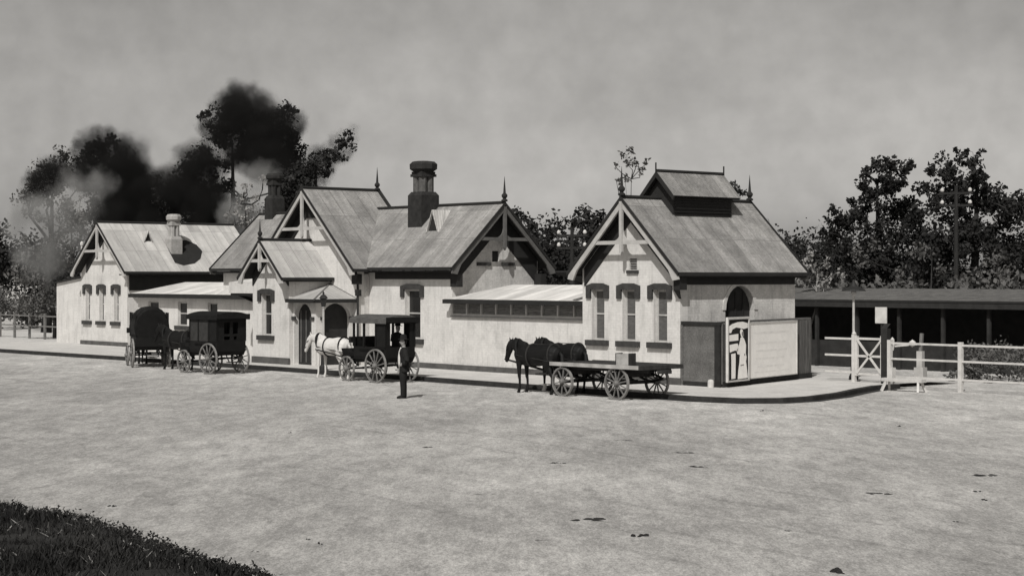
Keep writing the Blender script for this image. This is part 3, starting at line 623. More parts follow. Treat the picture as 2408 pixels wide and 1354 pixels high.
# ================================================================ fences, hoardings and street things at the corner
def rot2(a): return Vector((math.cos(a), math.sin(a)))
SC = thing('yard_screen', 'weathered boarded screen with a dark top rail, against the pavilion corner', 'screen', (0.06, .02, 0))
q = MB(); q.box((.06, 0, .12), (1.42, .05, 1.93)); q.build('boarding', 'fence_board', SC)
q = MB(); q.box((0, -.05, 1.9), (1.66, .08, 2.0)); q.build('top_rail', 'fence_post_dark', SC)
q = MB(); q.box((1.42, -.04, 0), (1.64, .1, 1.9)); q.build('post', 'fence_post_dark', SC)
q = MB(); q.box((-.03, -.04, 0), (.06, .08, 1.9)); q.build('post', 'fence_board', SC)
q = MB(); q.box((.06, -.01, 0), (1.42, .06, .14)); q.build('kickboard_or_shade', 'fence_post_dark', SC)
q = MB(); q.lathe((0, 0, 0), [(.10, 0), (.10, .17), (.08, .23), (.03, .25)], 10); o = q.build('guard_stone', 'white_paint'); o.location = (1.5, -.2, 0); tag(o, 'small white painted guard stone at the foot of the boarded screen', 'guard stone')
# line of the hoarding: leaves the screen end and runs back
h0 = Vector((1.72, .05)); hd = Vector((-.275, .961)); hn = Vector((.961, .275)); hang = math.atan2(hd.y, hd.x)
def hp(s, off=0): p = h0+hd*s+hn*off; return (p.x, p.y, 0)
# local frame: +x along the fence, -y towards the street corner
HF = thing('paling_fence', 'grey vertical paling fence behind the hoardings, ending beside the white gate rails', 'fence', hp(0), hang)
for s in range(5): q = MB(); q.box((.1+s*1.55, .02, 0), (.22+s*1.55, .12, 1.95)); q.build('post', 'fence_post_dark', HF)
q = MB(); q.box((0, -.06, 0), (6.55, -.025, .17)); q.build('kickboard_or_shade', 'fence_post_dark', HF)  # black strip standing in for the shadow below the raised hoardings
q = MB(); q.box((0, .0, 1.96), (6.6, .16, 2.02)); q.build('capping', 'trim_grey', HF)
k = 0
while k*.15 < 6.5:
    q = MB(); dz = random.uniform(-.01, .01); q.box((k*.15+.01, -.02+dz, .1), (k*.15+.142, .015+dz, 1.95+dz)); q.build('paling', 'fence_wood', HF); k += 1
BB = thing('blank_hoarding', 'large pale poster board fixed on the fence, right of the poster with the woman', 'hoarding', hp(1.55, .12), hang)
q = MB(); q.box((0, -.04, .22), (3.55, .0, 1.93)); q.build('board', 'poster_paper', BB)
q = MB()
for (a, b, c_, d) in ((.35, 1.62, 2.6, .035), (.5, 1.3, 2.2, .03), (.5, 1.05, 2.3, .03), (.5, .8, 2.1, .03), (.6, .55, 2.0, .03), (.4, .38, 2.6, .02)): q.box((a, -.0418, b-d), (a+c_, -.0395, b+d))
q.build('faded_lines', 'poster_mark', BB)
q = MB(); 
for (a0, b0, a1, b1) in ((0, .19, 3.55, .22), (0, 1.93, 3.55, 1.96), (-.03, .19, 0, 1.96), (3.55, .19, 3.58, 1.96)): q.box((a0, -.06, b0), (a1, .0, b1))
q.build('frame', 'white_paint', BB)
PB = thing('picture_hoarding', 'framed advertising poster of a woman in a long white dress, next to the dark screen', 'hoarding', hp(.0, .16), hang)
q = MB(); q.box((0, -.05, .20), (1.42, 0, 2.12)); q.build('board', 'poster_black', PB)
q = MB()
for (a0, b0, a1, b1) in ((-.04, .16, 1.46, .21), (-.04, 2.08, 1.46, 2.15), (-.04, .211, .02, 2.079), (1.40, .211, 1.46, 2.079)): q.box((a0, -.08, b0), (a1, 0, b1))
q.build('frame', 'white_paint', PB)
def flat(pts, m, name, lay): # flat printed shape, local (x, z), a few mm proud of the board
    fill(pts, [], lambda a, b, d: (a, -.052-.003*lay+d*.5, b), .004, name, m, PB)
S_ = lambda x, y: ((x-490)/330*1.42, .2+(1060-y)/(1060-425)*1.90)   # from the enlarged photograph of the board
def shp(pp): return [S_(*p) for p in pp]
flat(shp([(505, 500), (560, 478), (640, 462), (720, 458), (780, 470), (808, 478), (808, 525), (740, 535), (690, 525), (620, 515), (560, 535), (540, 570), (505, 570)]), 'poster_white', 'banner', 1)
flat(shp([(505, 590), (655, 582), (655, 650), (505, 655)]), 'poster_white', 'lettering_panel', 1)
flat(shp([(515, 690), (640, 680), (655, 700), (650, 760), (600, 752), (520, 770)]), 'poster_white', 'lettering_panel', 1)
flat(shp([(540, 785), (610, 780), (612, 830), (608, 1040), (545, 1042), (545, 850)]), 'poster_white', 'bottle_shape', 1)
flat(shp([(690, 625), (720, 615), (745, 632), (765, 668), (780, 700), (775, 790), (788, 830), (778, 870), (795, 960), (808, 1045), (645, 1050), (655, 960), (672, 880), (680, 800), (640, 790), (630, 750), (665, 700), (680, 665)]), 'poster_white', 'figure_dress', 1)
flat(shp([(685, 545), (700, 530), (725, 545), (738, 585), (735, 610), (715, 622), (698, 612), (692, 590), (682, 575)]), 'poster_white', 'figure_head', 1)
flat(shp([(712, 560), (738, 570), (745, 612), (722, 610), (708, 590)]), 'poster_grey', 'figure_hair', 2)
flat(shp([(690, 905), (745, 900), (745, 910), (690, 916)]), 'poster_grey', 'dress_fold', 2)
flat(shp([(745, 795), (760, 790), (764, 808), (750, 814)]), 'poster_grey', 'dress_fold', 2)
# white rail fence and gate
def rails(parent, x0, x1, zs, th=.09, y=0, m='white_paint'):
    for z in zs: q = MB(); q.box((x0, y-.03, z-th/2), (x1, y+.03, z+th/2)); q.build('rail', m, parent)
RF = thing('rail_fence', 'short three rail white fence between the palings and the white gate', 'fence', (1.1, 5.7, 0))
rails(RF, 0, 1.28, (1.38, .84, .30), .065)
GT = thing('white_gate', 'white timber gate with crossed diagonal braces, closed', 'gate', (2.42, 5.62, 0))
rails(GT, .06, 1.1, (1.40, .84, .26), .07)
q = MB(); q.bar((.08, -.045, .28), (1.08, -.045, 1.38), .03, .07, up=(0, 0, 1)); q.bar((.08, -.045, 1.38), (1.08, -.045, .28), .03, .07); q.build('cross_brace', 'white_paint', GT)
q = MB(); q.box((1.02, -.04, .2), (1.12, .04, 1.5)); q.build('stile', 'white_paint', GT)
q = MB(); q.box((.0, -.04, .2), (.10, .04, 1.48)); q.build('stile', 'white_paint', GT)
GP = MB(); GP.box((-.06, -.06, RD), (.06, .06, 1.52)); GP.lathe((0, 0, 1.52), [(.06, 0), (.08, .03), (.03, .1), (.0, .14)], 8); o = GP.build('gate_post', 'white_paint'); o.location = (2.36, 5.62, 0); tag(o, 'white gate post on the hinge side of the crossed gate', 'gate post')
DP = MB(); DP.box((-.11, -.11, RD-.1), (.11, .11, 1.75)); DP.quad([(-.11, -.11, 1.75), (.11, -.11, 1.75), (.11, .11, 1.9), (-.11, .11, 1.9)]); o = DP.build('gate_post', 'fence_post_dark'); o.location = (3.72, 5.5, 0); o.rotation_euler = (0, 0, R(8)); tag(o, 'dark unpainted post between the white gate and the long rail fence', 'gate post')
LF = thing('rail_fence', 'long three rail white fence running out of the picture from the dark post', 'fence', (3.95, 5.35, RD))
rails(LF, 0, 14, (1.42, .93, .37), .06)
for x in (0.05, 2.72, 5.4, 8.1, 10.8, 13.5): q = MB(); q.box((x-.065, -.06, -.05), (x+.065, .06, 1.52)); q.build('post', 'white_paint', LF)
BN = thing('white_trestle', 'low white trestle bench with splayed legs in front of the rail fence', 'trestle', (4.75, 4.2, RD), R(4))
q = MB(); q.box((-.1, -.13, .30), (1.35, .13, .40)); q.build('plank', 'white_paint', BN)
for x in (.05, 1.2):
    q = MB(); q.bar((x, -.08, .32), (x-.08*(1 if x < .5 else -1), -.22, 0), .07); q.build('leg', 'white_paint', BN)
    q = MB(); q.bar((x, .08, .32), (x-.08*(1 if x < .5 else -1), .22, 0), .07); q.build('leg', 'white_paint', BN)
q = MB(); q.box((.1, -.1, .4), (.28, .1, .72)); o = q.build('block', 'white_paint', BN)
# lamp posts
def gas_lamp(x, y, h, label, shade=False):
    t = thing('lamp_post', label, 'lamp post', (x, y, 0))
    q = MB(); q.lathe((0, 0, 0), [(.16, 0), (.15, .12), (.10, .2), (.085, 1.0), (.11, 1.05), (.06, 1.12)], 10); q.build('base', 'trim_dark', t)
    q = MB(); q.lathe((0, 0, 0), [(.045, 1.1), (.04, h-.5), (.07, h-.48), (.03, h-.4)], 8); q.build('pole', 'trim_pale', t)
    if shade:
        q = MB(); q.lathe((0, 0, h-.38), [(.40, 0), (.36, .06), (.12, .16), (.05, .3), (.03, .38)], 16); q.build('lamp_shade', 'trim_dark', t)
        q = MB(); q.lathe((0, 0, h-.55), [(.03, 0), (.08, .06), (.09, .14), (.05, .2)], 10); q.build('lantern', 'lamp_glass', t)
    else:
        q = MB(); q.tube([(0, 0, h-.45, .09), (0, 0, h-.15, .15)], 4); l_ = q.build('lantern', 'trim_dark', t)
        q = MB(); q.lathe((0, 0, h-.15), [(.17, 0), (.10, .1), (.03, .15), (.04, .2), (.0, .28)], 6); q.build('lantern_cap', 'trim_dark', l_)
gas_lamp(-14.95, -3.2, 2.75, 'slim street lamp on the kerb in front of the arched porch, behind the grey horse')
gas_lamp(1.63, 6.5, 3.3, 'tall lamp with a wide flat shade behind the white gate', True)
bl_yard = [(r_x, r_y, r_z, r_r) for r_x, r_y, r_z, r_r in [(random.uniform(2.6, 8), random.uniform(9.8, 13), random.uniform(-.1, .9), random.uniform(.25, .5)) for _ in range(46)]]
NB = thing('notice_board', 'small blank white notice board on a dark pole in the railway yard', 'notice board', (.35, 9.6, 0), R(10))
q = MB(); q.box((-.03, 0, RD), (.03, .05, 2.3)); q.build('pole', 'fence_post_dark', NB)
q = MB(); q.box((-.22, -.04, 1.78), (.22, 0, 2.34)); q.build('board', 'white_paint', NB)
LV = thing('signal_lever', 'pale signal lever stand with a stepped base in the yard behind the rail fence', 'signal lever', (2.15, 9.4, RD), R(10))
q = MB(); q.box((-.25, -.2, 0), (.25, .2, .12)); q.box((-.17, -.15, .121), (.17, .15, .45)); q.box((-.1, -.1, .451), (.1, .1, 1.0)); q.build('stand', 'trim_pale', LV)
q = MB(); q.bar((0, 0, .9), (.05, 0, 1.6), .10); q.build('lever', 'trim_grey', LV)
q = MB(); q.lathe((-.25, -.1, 1.25), [(.0, -.12), (.11, -.05), (.12, .05), (.0, .14)], 10); q.bar((-.9, -.1, 1.15), (.05, -.1, 1.25), .06); q.build('balance_weight', 'white_paint', LV)
q = MB(); q.lathe((-1.0, -.1, 1.2), [(.05, -.2), (.08, 0), (.07, .18), (.0, .26)], 8); q.build('handle', 'white_paint', LV)

# ================================================================ wheels, vehicles
def wheel(parent, x, y, z, r, n=12, w=.05, m='wheel_paint', out=-1):
    q = MB(); q.ring((x, y, z), r-.05, r-.012, w, 32); wh = q.build('wheel', m, parent)
    q = MB(); q.ring((x, y, z), r-.0119, r, w+.01, 32); q.build('tyre', 'iron_tyre', wh)
    q = MB()
    for i in range(n):
        a = 2*PI*i/n+.2; q.bar((x+math.cos(a)*.06, y, z+math.sin(a)*.06), (x+math.cos(a)*(r-.045), y, z+math.sin(a)*(r-.045)), .028, .035, up=(0, 1, 0))
    q.build('spokes', m, wh)
    q = MB(); q.lathe((x, y-.11, z), [(.05, 0), (.075, .03), (.09, .08), (.09, .14), (.07, .2)], 12, 'y'); q.build('hub', m, wh)
def cab(label, loc, rz, style, group='horse cabs waiting along the kerb'):
    """Four wheeled waggonette cab: nose to -X, rear step at +X."""
    t = thing('horse_cab', label, 'horse cab', loc, rz, group)
    x0, x1, hw = -.55, 1.15, .62; fl_, wt = .72, 1.18; rt = 2.12
    low = 'black_leather'
    q = MB()
    prof = [(x0, fl_+.05), (x0+.2, fl_-.05), (x1-.1, fl_-.05), (x1, fl_+.1), (x1+.02, wt), (x0-.02, wt)]
    for s in (-1, 1):
        q.quad([(a, s*hw, b) for a, b in prof]); q.quad([(a, s*(hw-.04), b) for a, b in prof])
    for i in range(len(prof)):
        (a, b), (c_, d) = prof[i], prof[(i+1) % len(prof)]
        if i == 4: 
            for s in (-1, 1): q.quad([(a, s*hw, b), (c_, s*hw, d), (c_, s*(hw-.04), d), (a, s*(hw-.04), b)])
        else: q.quad([(a, -hw, b), (c_, -hw, d), (c_, hw, d), (a, hw, b)])
    q.build('body', 'black_paint', t)
    rear_closed = style != 'open'
    # corner and side posts
    for (x, n) in ((x0, 'f'), (x0+.55, 'm'), (x1-.5, 'm'), (x1-.02, 'r')):
        for s in (-1, 1): q = MB(); q.box((x-.035, s*hw-.03, wt), (x+.035, s*hw+.03, rt)); q.build('post', 'black_paint', t)
    if style == 'closed':
        q = MB(); q.tube([(x0-.08, 0, (fl_+rt)/2+.12, .72, hw+.02), (x0+.0, 0, (fl_+rt)/2+.12, .80, hw+.05), (x1-.05, 0, (fl_+rt)/2+.14, .82, hw+.06), (x1+.06, 0, (fl_+rt)/2+.12, .72, hw)], 20, side=(0, 0, 1)); q.build('leather_hood', 'black_leather', t)
    else:
        for s in (-1, 1):
            if style == 'panelled':
                q = MB(); q.box((x0, s*hw-.015, wt), (x1-.55, s*hw+.012, rt)); q.build('side_curtain', 'curtain_dark' if s < 0 else 'black_leather', t)
                q = MB(); q.box((x1-.5, s*hw-.015, wt), (x1, s*hw+.012, rt)); q.build('side_panel', 'black_leather', t)
            else:
                q = MB(); q.box((x1-.48, s*hw-.015, wt), (x1-.05, s*hw+.012, rt)); q.build('side_panel', 'black_leather', t)
        if style == 'panelled':
            fill(rect(-hw, hw, wt, rt), [rect(-.30, -.05, 1.45, 1.86), rect(.08, .30, 1.45, 1.86), rect(-.30, -.05, 1.24, 1.36), rect(.12, .25, 1.24, 1.36)], lambda a, b, d: (x1-d, a, b), .03, 'rear_panel', 'black_leather', t)
            fill(rect(-hw, hw, wt, rt), [rect(-.5, .5, 1.3, 2.0)], lambda a, b, d: (x0+d, a, b), .03, 'front_panel', 'black_leather', t)
        else:
            fill(rect(-hw, hw, wt-.1, rt), [rect(-.42, .42, wt-.08, rt-.16)], lambda a, b, d: (x1-d, a, b), .03, 'rear_frame', 'black_paint', t)
        # arched roof with valance
        n = 8; q = MB(); ro = []
        for i in range(n+1):
            a = -1+2*i/n; ro.append((a*(hw+.10), rt+.13*(1-a*a)))
        for i in range(n):
            (a, b), (c_, d) = ro[i], ro[i+1]
            q.quad([(x0-.12, a, b), (x1+.15, a, b), (x1+.15, c_, d), (x0-.12, c_, d)]); q.quad([(x0-.12, a, b-.04), (x1+.15, a, b-.04), (x1+.15, c_, d-.04), (x0-.12, c_, d-.04)])
        for s in (0, -1):
            a, b = ro[s]; q.quad([(x0-.12, a, b), (x1+.15, a, b), (x1+.15, a, b-.16), (x0-.12, a, b-.16)])
        for x in (x0-.12, x1+.15): q.quad([(x, a, b) for a, b in ro]+[(x, a, b-.12) for a, b in reversed(ro)])
        q.build('roof', 'cab_canvas' if style == 'open' else 'black_leather', t)
        q = MB(); q.box((x1+.151, -hw-.1, rt-.12), (x1+.16, hw+.1, rt+.05)); q.build('valance', 'black_leather', t)
        for s in (-1, 1): q = MB(); q.box((x0+.3, s*.45-.17, 1.0), (x1-.1, s*.45+.14, 1.10)); q.build('bench_seat', 'black_leather', t)
    # driver's box, dashboard, canopy brackets
    q = MB(); q.box((x0-.55, -.5, .95), (x0-.06, .5, 1.08)); q.box((x0-.6, -.5, .62), (x0-.2, .5, .68)); q.box((x0-.12, -.5, 1.08), (x0-.06, .5, 1.5)); q.build('driver_seat', 'black_leather', t)
    q = MB(); q.quad([(x0-.62, -.5, .66), (x0-.62, .5, .66), (x0-.85, .5, 1.08), (x0-.85, -.5, 1.08)]); q.quad([(x0-.64, -.5, .66), (x0-.64, .5, .66), (x0-.87, .5, 1.08), (x0-.87, -.5, 1.08)]); q.build('dashboard', 'black_leather', t)
    # running gear
    rf, rr = .42, .56; xf, xr = -.85, .72; tw = .70
    q = MB(); q.bar((xf, -tw, rf), (xf, tw, rf), .06); q.bar((xr, -tw, rr), (xr, tw, rr), .06); q.bar((xf, 0, rf), (xr, 0, rr), .08)
    for s in (-1, 1):
        for xx, r_ in ((xf, rf), (xr, rr)):
            for k in range(6):
                a0 = -.5+k/6; a1 = -.5+(k+1)/6
                q.bar((xx+a0*.8, s*.5, r_+.22-.5*a0*a0), (xx+a1*.8, s*.5, r_+.22-.5*a1*a1), .05, .03)
                q.bar((xx+a0*.8, s*.5, r_+.04+.4*a0*a0), (xx+a1*.8, s*.5, r_+.04+.4*a1*a1), .05, .03)
    q.build('axles_and_springs', 'black_paint', t)
    for s in (-1, 1):
        wheel(t, xf, s*tw, rf, rf, 10); wheel(t, xr, s*tw, rr, rr, 12)
        q = MB(); q.bar((x0-.3, s*hw*1.02, .78), (x1-.2, s*hw*1.02, .78), .16, .02); q.build('mudguard', 'black_leather', t)
        q = MB(); q.tube([(xf, s*.3, .62, .025), (-1.3, s*.32, .72, .025), (-2.1, s*.34, .86, .022), (-3.2, s*.27, .98, .02)], 6); q.build('shaft', 'black_paint', t)
        l_ = MB(); l_.box((x0-.1, s*(hw+.08)-.06, 1.3), (x0+.02, s*(hw+.08)+.06, 1.5)); l_.build('side_lamp', 'black_paint', t)
    q = MB(); q.box((x1+.05, -.25, .42), (x1+.3, .25, .45)); q.bar((x1, -.22, .7), (x1+.2, -.22, .44), .03); q.bar((x1, .22, .7), (x1+.2, .22, .44), .03); q.build('rear_step', 'black_paint', t)
    return t
cab('open sided horse cab with a pale canvas roof, drawn by the grey horse', (-9.55, -4.68, RD), R(2), 'open')
cab('panelled horse cab with two small rear windows, just left of the entrance wing', (-17.75, -6.15, RD), R(3), 'panelled')
cab('closed black leather hooded horse cab, last one at the left end of the rank', (-23.6, -5.55, RD), R(-22), 'closed')

def dray():
    t = thing('flat_dray', 'low flat four wheeled dray drawn by two black horses by the kerb', 'dray', (.95, -4.25, RD), R(1.5))
    x0, x1, hw, zd = -1.3, 2.35, .86, .98
    n = 8
    q = MB()
    for i in range(n):
        a = -hw+2*hw*i/n; q.box((x0, a+.01, zd+random.uniform(0, .008)), (x1, a+2*hw/n-.01, zd-.05))
    q.build('deck', 'deck_wood', t)
    for s in (-1, 1): q = MB(); q.box((x0, s*(hw+.03)-.025, zd-.09), (x1, s*(hw+.03)+.025, zd+.02)); q.build('side_rail', 'deck_edge' if s < 0 else 'deck_wood', t)
    q = MB(); q.box((x1+.0, -hw-.05, zd-.1), (x1+.05, hw+.05, zd+.02)); q.box((x1+.05, -.2, zd-.22), (x1+.25, .2, zd-.12)); q.build('tail_rail', 'deck_wood', t)
    q = MB()
    for s in (-1, 1): q.box((x0+.1, s*.45-.05, zd-.2), (x1-.05, s*.45+.05, zd-.055))
    q.box((x0+.3, -.7, .62), (x0+.55, .7, zd-.2)); q.box((1.1, -.7, .62), (1.45, .7, zd-.2)); q.build('bearers', 'deck_wood', t)
    rf, rr, xf, xr, tw = .43, .47, -.82, 1.42, .83
    q = MB(); q.bar((xf, -tw, rf), (xf, tw, rf), .09); q.bar((xr, -tw, rr), (xr, tw, rr), .09); q.bar((xf, 0, rf+.03), (xr, 0, rr+.03), .09)
    for s in (-1, 1):
        for xx, r_ in ((xf, rf), (xr, rr)):
            for k in range(6):
                a0 = -.5+k/6; a1 = -.5+(k+1)/6
                q.bar((xx+a0*.9, s*.6, r_+.22-.5*a0*a0), (xx+a1*.9, s*.6, r_+.22-.5*a1*a1), .07, .05); q.bar((xx+a0*.9, s*.6, r_+.02+.4*a0*a0), (xx+a1*.9, s*.6, r_+.02+.4*a1*a1), .07, .05)
    q.build('axles_and_springs', 'black_paint', t)
    for s in (-1, 1): wheel(t, xf, s*tw, rf, rf, 10, .07); wheel(t, xr, s*tw, rr, rr, 12, .07)
    q = MB(); q.tube([(xf, 0, .5, .045), (-2.0, 0, .6, .04), (-4.3, 0, .95, .03)], 6); q.build('pole', 'deck_wood', t)
    q = MB(); q.bar((-1.7, -1.0, .62), (-1.7, 1.0, .62), .06); q.bar((-1.8, -1.0, .62), (-1.8, -.3, .62), .05); q.bar((-1.8, .3, .62), (-1.8, 1.0, .62), .05); q.build('swingle_bar', 'deck_wood', t)
    q = MB(); q.bar((xf, .9, .47), (xf+.01, .9, zd-.1), .03)
    return t
dray()
bx = thing('wooden_box', 'small open topped wooden box standing on the dray deck', 'box', (2.45, -4.75, RD+.99), R(8))
q = MB(); q.box((-.22, -.16, .0), (.22, -.13, .32)); q.box((-.22, .13, 0), (.22, .16, .32)); q.box((-.19, -.13, 0), (.19, .13, .02)); q.build('sides', 'deck_edge', bx)
q = MB(); q.box((-.25, -.16, 0), (-.221, .16, .34)); q.build('end', 'deck_wood', bx); q = MB(); q.box((.221, -.16, 0), (.25, .16, .34)); q.build('end', 'deck_wood', bx)

# ================================================================ horses
def horse(label, loc, rz, hide, hair, neck=0., sc=1., group=None, seed=0, tuck=0, sock=False):
    t = thing('horse', label, 'horse', loc, rz, group); t.scale = (sc,)*3
    b = MB(); Y = (0, 1, 0); rr = random.Random(seed); n = neck
    b.tube([(1.02, 0, 1.18, .10, .16), (.94, 0, 1.20, .22, .27), (.75, 0, 1.22, .28, .32), (.45, 0, 1.22, .285, .33), (.1, 0, 1.17, .30, .33), (-.25, 0, 1.17, .295, .345), (-.55, 0, 1.20, .255, .345), (-.78, 0, 1.20, .20, .29), (-.9, 0, 1.2, .11, .18)], 16, side=Y)
    hx, hz = -1.18-.12*n+tuck*.14, 1.86-.42*n      # poll
    k_ = 1-.45*tuck
    b.tube([(-.50, 0, 1.33, .15, .26), (-.72, 0, 1.42-.04*n, .13, .25), (-.95, 0, (1.45+hz)/2-.03, .10, .185), (hx+.04, 0, hz-.06, .08, .125)], 12, side=Y)
    b.tube([(hx+.08, 0, hz, .06, .07), (hx-.02, 0, hz-.03, .095, .12), (hx-.14*k_, 0, hz-.17, .10, .145), (hx-.26*k_, 0, hz-.35, .075, .105), (hx-.35*k_, 0, hz-.50, .06, .08), (hx-.39*k_, 0, hz-.58, .055, .065), (hx-.41*k_, 0, hz-.62, .03, .035)], 12, side=Y)
    for s in (-1, 1):
        b.tube([(hx+.02, s*.055, hz+.04, .03, .025), (hx+.0, s*.065, hz+.12, .033, .02), (hx-.02, s*.07, hz+.19, .008, .006)], 6, side=Y)
        f = rr.uniform(-.05, .08)
        b.tube([(-.62, s*.13, 1.2, .10, .16), (-.62, s*.16, .98, .085, .12), (-.62+f*.3, s*.16, .72, .06, .075), (-.62+f*.5, s*.16, .50, .052, .056), (-.61+f*.8, s*.16, .42, .04, .045), (-.61+f, s*.16, .18, .034, .038), (-.63+f, s*.16, .11, .045, .05), (-.66+f, s*.16, .045, .05, .058), (-.67+f, s*.16, .0, .058, .07)], 10, side=Y)
        f = rr.uniform(-.06, .12)
        b.tube([(.72, s*.15, 1.22, .14, .24), (.70, s*.18, 1.0, .13, .21), (.66+f*.3, s*.18, .82, .09, .14), (.78+f*.6, s*.17, .60, .052, .075), (.84+f*.8, s*.16, .50, .045, .065), (.82+f, s*.16, .36, .037, .045), (.80+f, s*.16, .18, .036, .042), (.77+f, s*.16, .11, .046, .052), (.74+f, s*.16, .045, .052, .06), (.73+f, s*.16, .0, .06, .072)], 10, side=Y)
    for s in (-1, 1): b.lathe((hx-.13*k_, s*.088, hz-.13), [(.0, -.02), (.022, 0), (.0, .02)], 6)
    remesh(b, 'body', hide, t, .018, 4)
    q = MB(); q.tube([(hx-.02, 0, hz+.05, .02, .05), (hx+.1, 0, hz+.02, .03, .07), (-.95, 0, (1.45+hz)/2+.13, .03, .09), (-.68, 0, 1.60-.03*n, .03, .07), (-.5, 0, 1.55, .01, .02)], 8, side=Y); q.tube([(hx+.05, 0, hz+.1, .02, .03), (hx-.07, 0, hz+.05, .03, .03), (hx-.13, 0, hz-.06, .02, .015)], 6, side=Y); q.build('mane', hair, t, smooth=True)
    q = MB(); q.tube([(1.0, 0, 1.32, .04, .04), (1.12, 0, 1.2, .06, .06), (1.16, 0, .9, .08, .08), (1.14, 0, .6, .06, .07), (1.12, 0, .4, .01, .01)], 8, side=Y); q.build('tail', hair, t, smooth=True)
    q = MB()   # collar: padded hoop round the neck root
    pts = []; N = 20
    for i in range(N+1):
        a = 2*PI*i/N; pts.append((-.70-.10*math.cos(a), .205*math.sin(a), 1.33-.035*n+.34*math.cos(a), .05, .05))
    q.tube(pts, 8, side=(1, 0, 0), caps=False); q.build('collar', 'black_leather', t, smooth=True)
    q = MB()
    for s in (-1, 1): q.bar((-.66, s*.25, 1.18), (1.3, s*.30, .98), .04, .015)
    for xx, ry, rz_, zc in ((-.15, .315, .355, 1.17), (.78, .30, .335, 1.22)):
        pp = [(xx, ry*math.sin(2*PI*i/20), zc+rz_*math.cos(2*PI*i/20), .02, .035) for i in range(21)]; q.tube(pp, 6, side=(0, 1, 0) if 0 else (1, 0, 0), caps=False)
    q.bar((-.15, 0, 1.53), (.95, 0, 1.54), .04, .02)
    q.build('harness', 'black_leather' if hide != 'hide_black' else 'steel', t)
    q = MB(); 
    for (d, w) in ((.17, .125), (.40, .085)):
        cx, cz = hx-.02-.24*d/.33*k_, hz-.03-d; pp = [(cx+.0+w*1.0*math.cos(2*PI*i/14)*.85, w*.9*math.sin(2*PI*i/14), cz+w*.55*math.cos(2*PI*i/14), .012, .012) for i in range(15)]; q.tube(pp, 5, caps=False)
    q.build('bridle', 'black_leather', t)
    if sock:
        q = MB(); q.tube([(-.60, -.16, .24, .045), (-.62, -.16, .12, .058), (-.66, -.16, .03, .066), (-.66, -.16, .005, .07)], 10, side=Y); q.build('white_sock', 'cloth_white', t, smooth=True)
    return t
horse('pale grey horse in a dark collar, head lowered, harnessed to the open sided cab', (-12.15, -4.78, RD), R(2), 'hide_grey', 'hair_white', .75, .92, None, 3)
horse('near side black horse of the dray pair, its ears against the white wall', (-1.3, -4.85, RD), R(3), 'hide_black', 'hair_black', .75, .97, 'black horses drawing the dray', 5, tuck=1)
horse('far side black horse of the dray pair with one white forefoot, standing half hidden', (-1.28, -3.85, RD), R(0), 'hide_black', 'hair_black', .75, .97, 'black horses drawing the dray', 8, tuck=1, sock=True)
horse('dark horse standing between the hooded cab and the panelled cab', (-20.5, -6.05, RD), R(3), 'hide_black', 'hair_black', .5, .96, None, 11)
horse('black horse of the hooded cab, mostly hidden behind its hood', (-26.2, -4.45, RD), R(-22), 'hide_black', 'hair_black', .5, .96, None, 12)

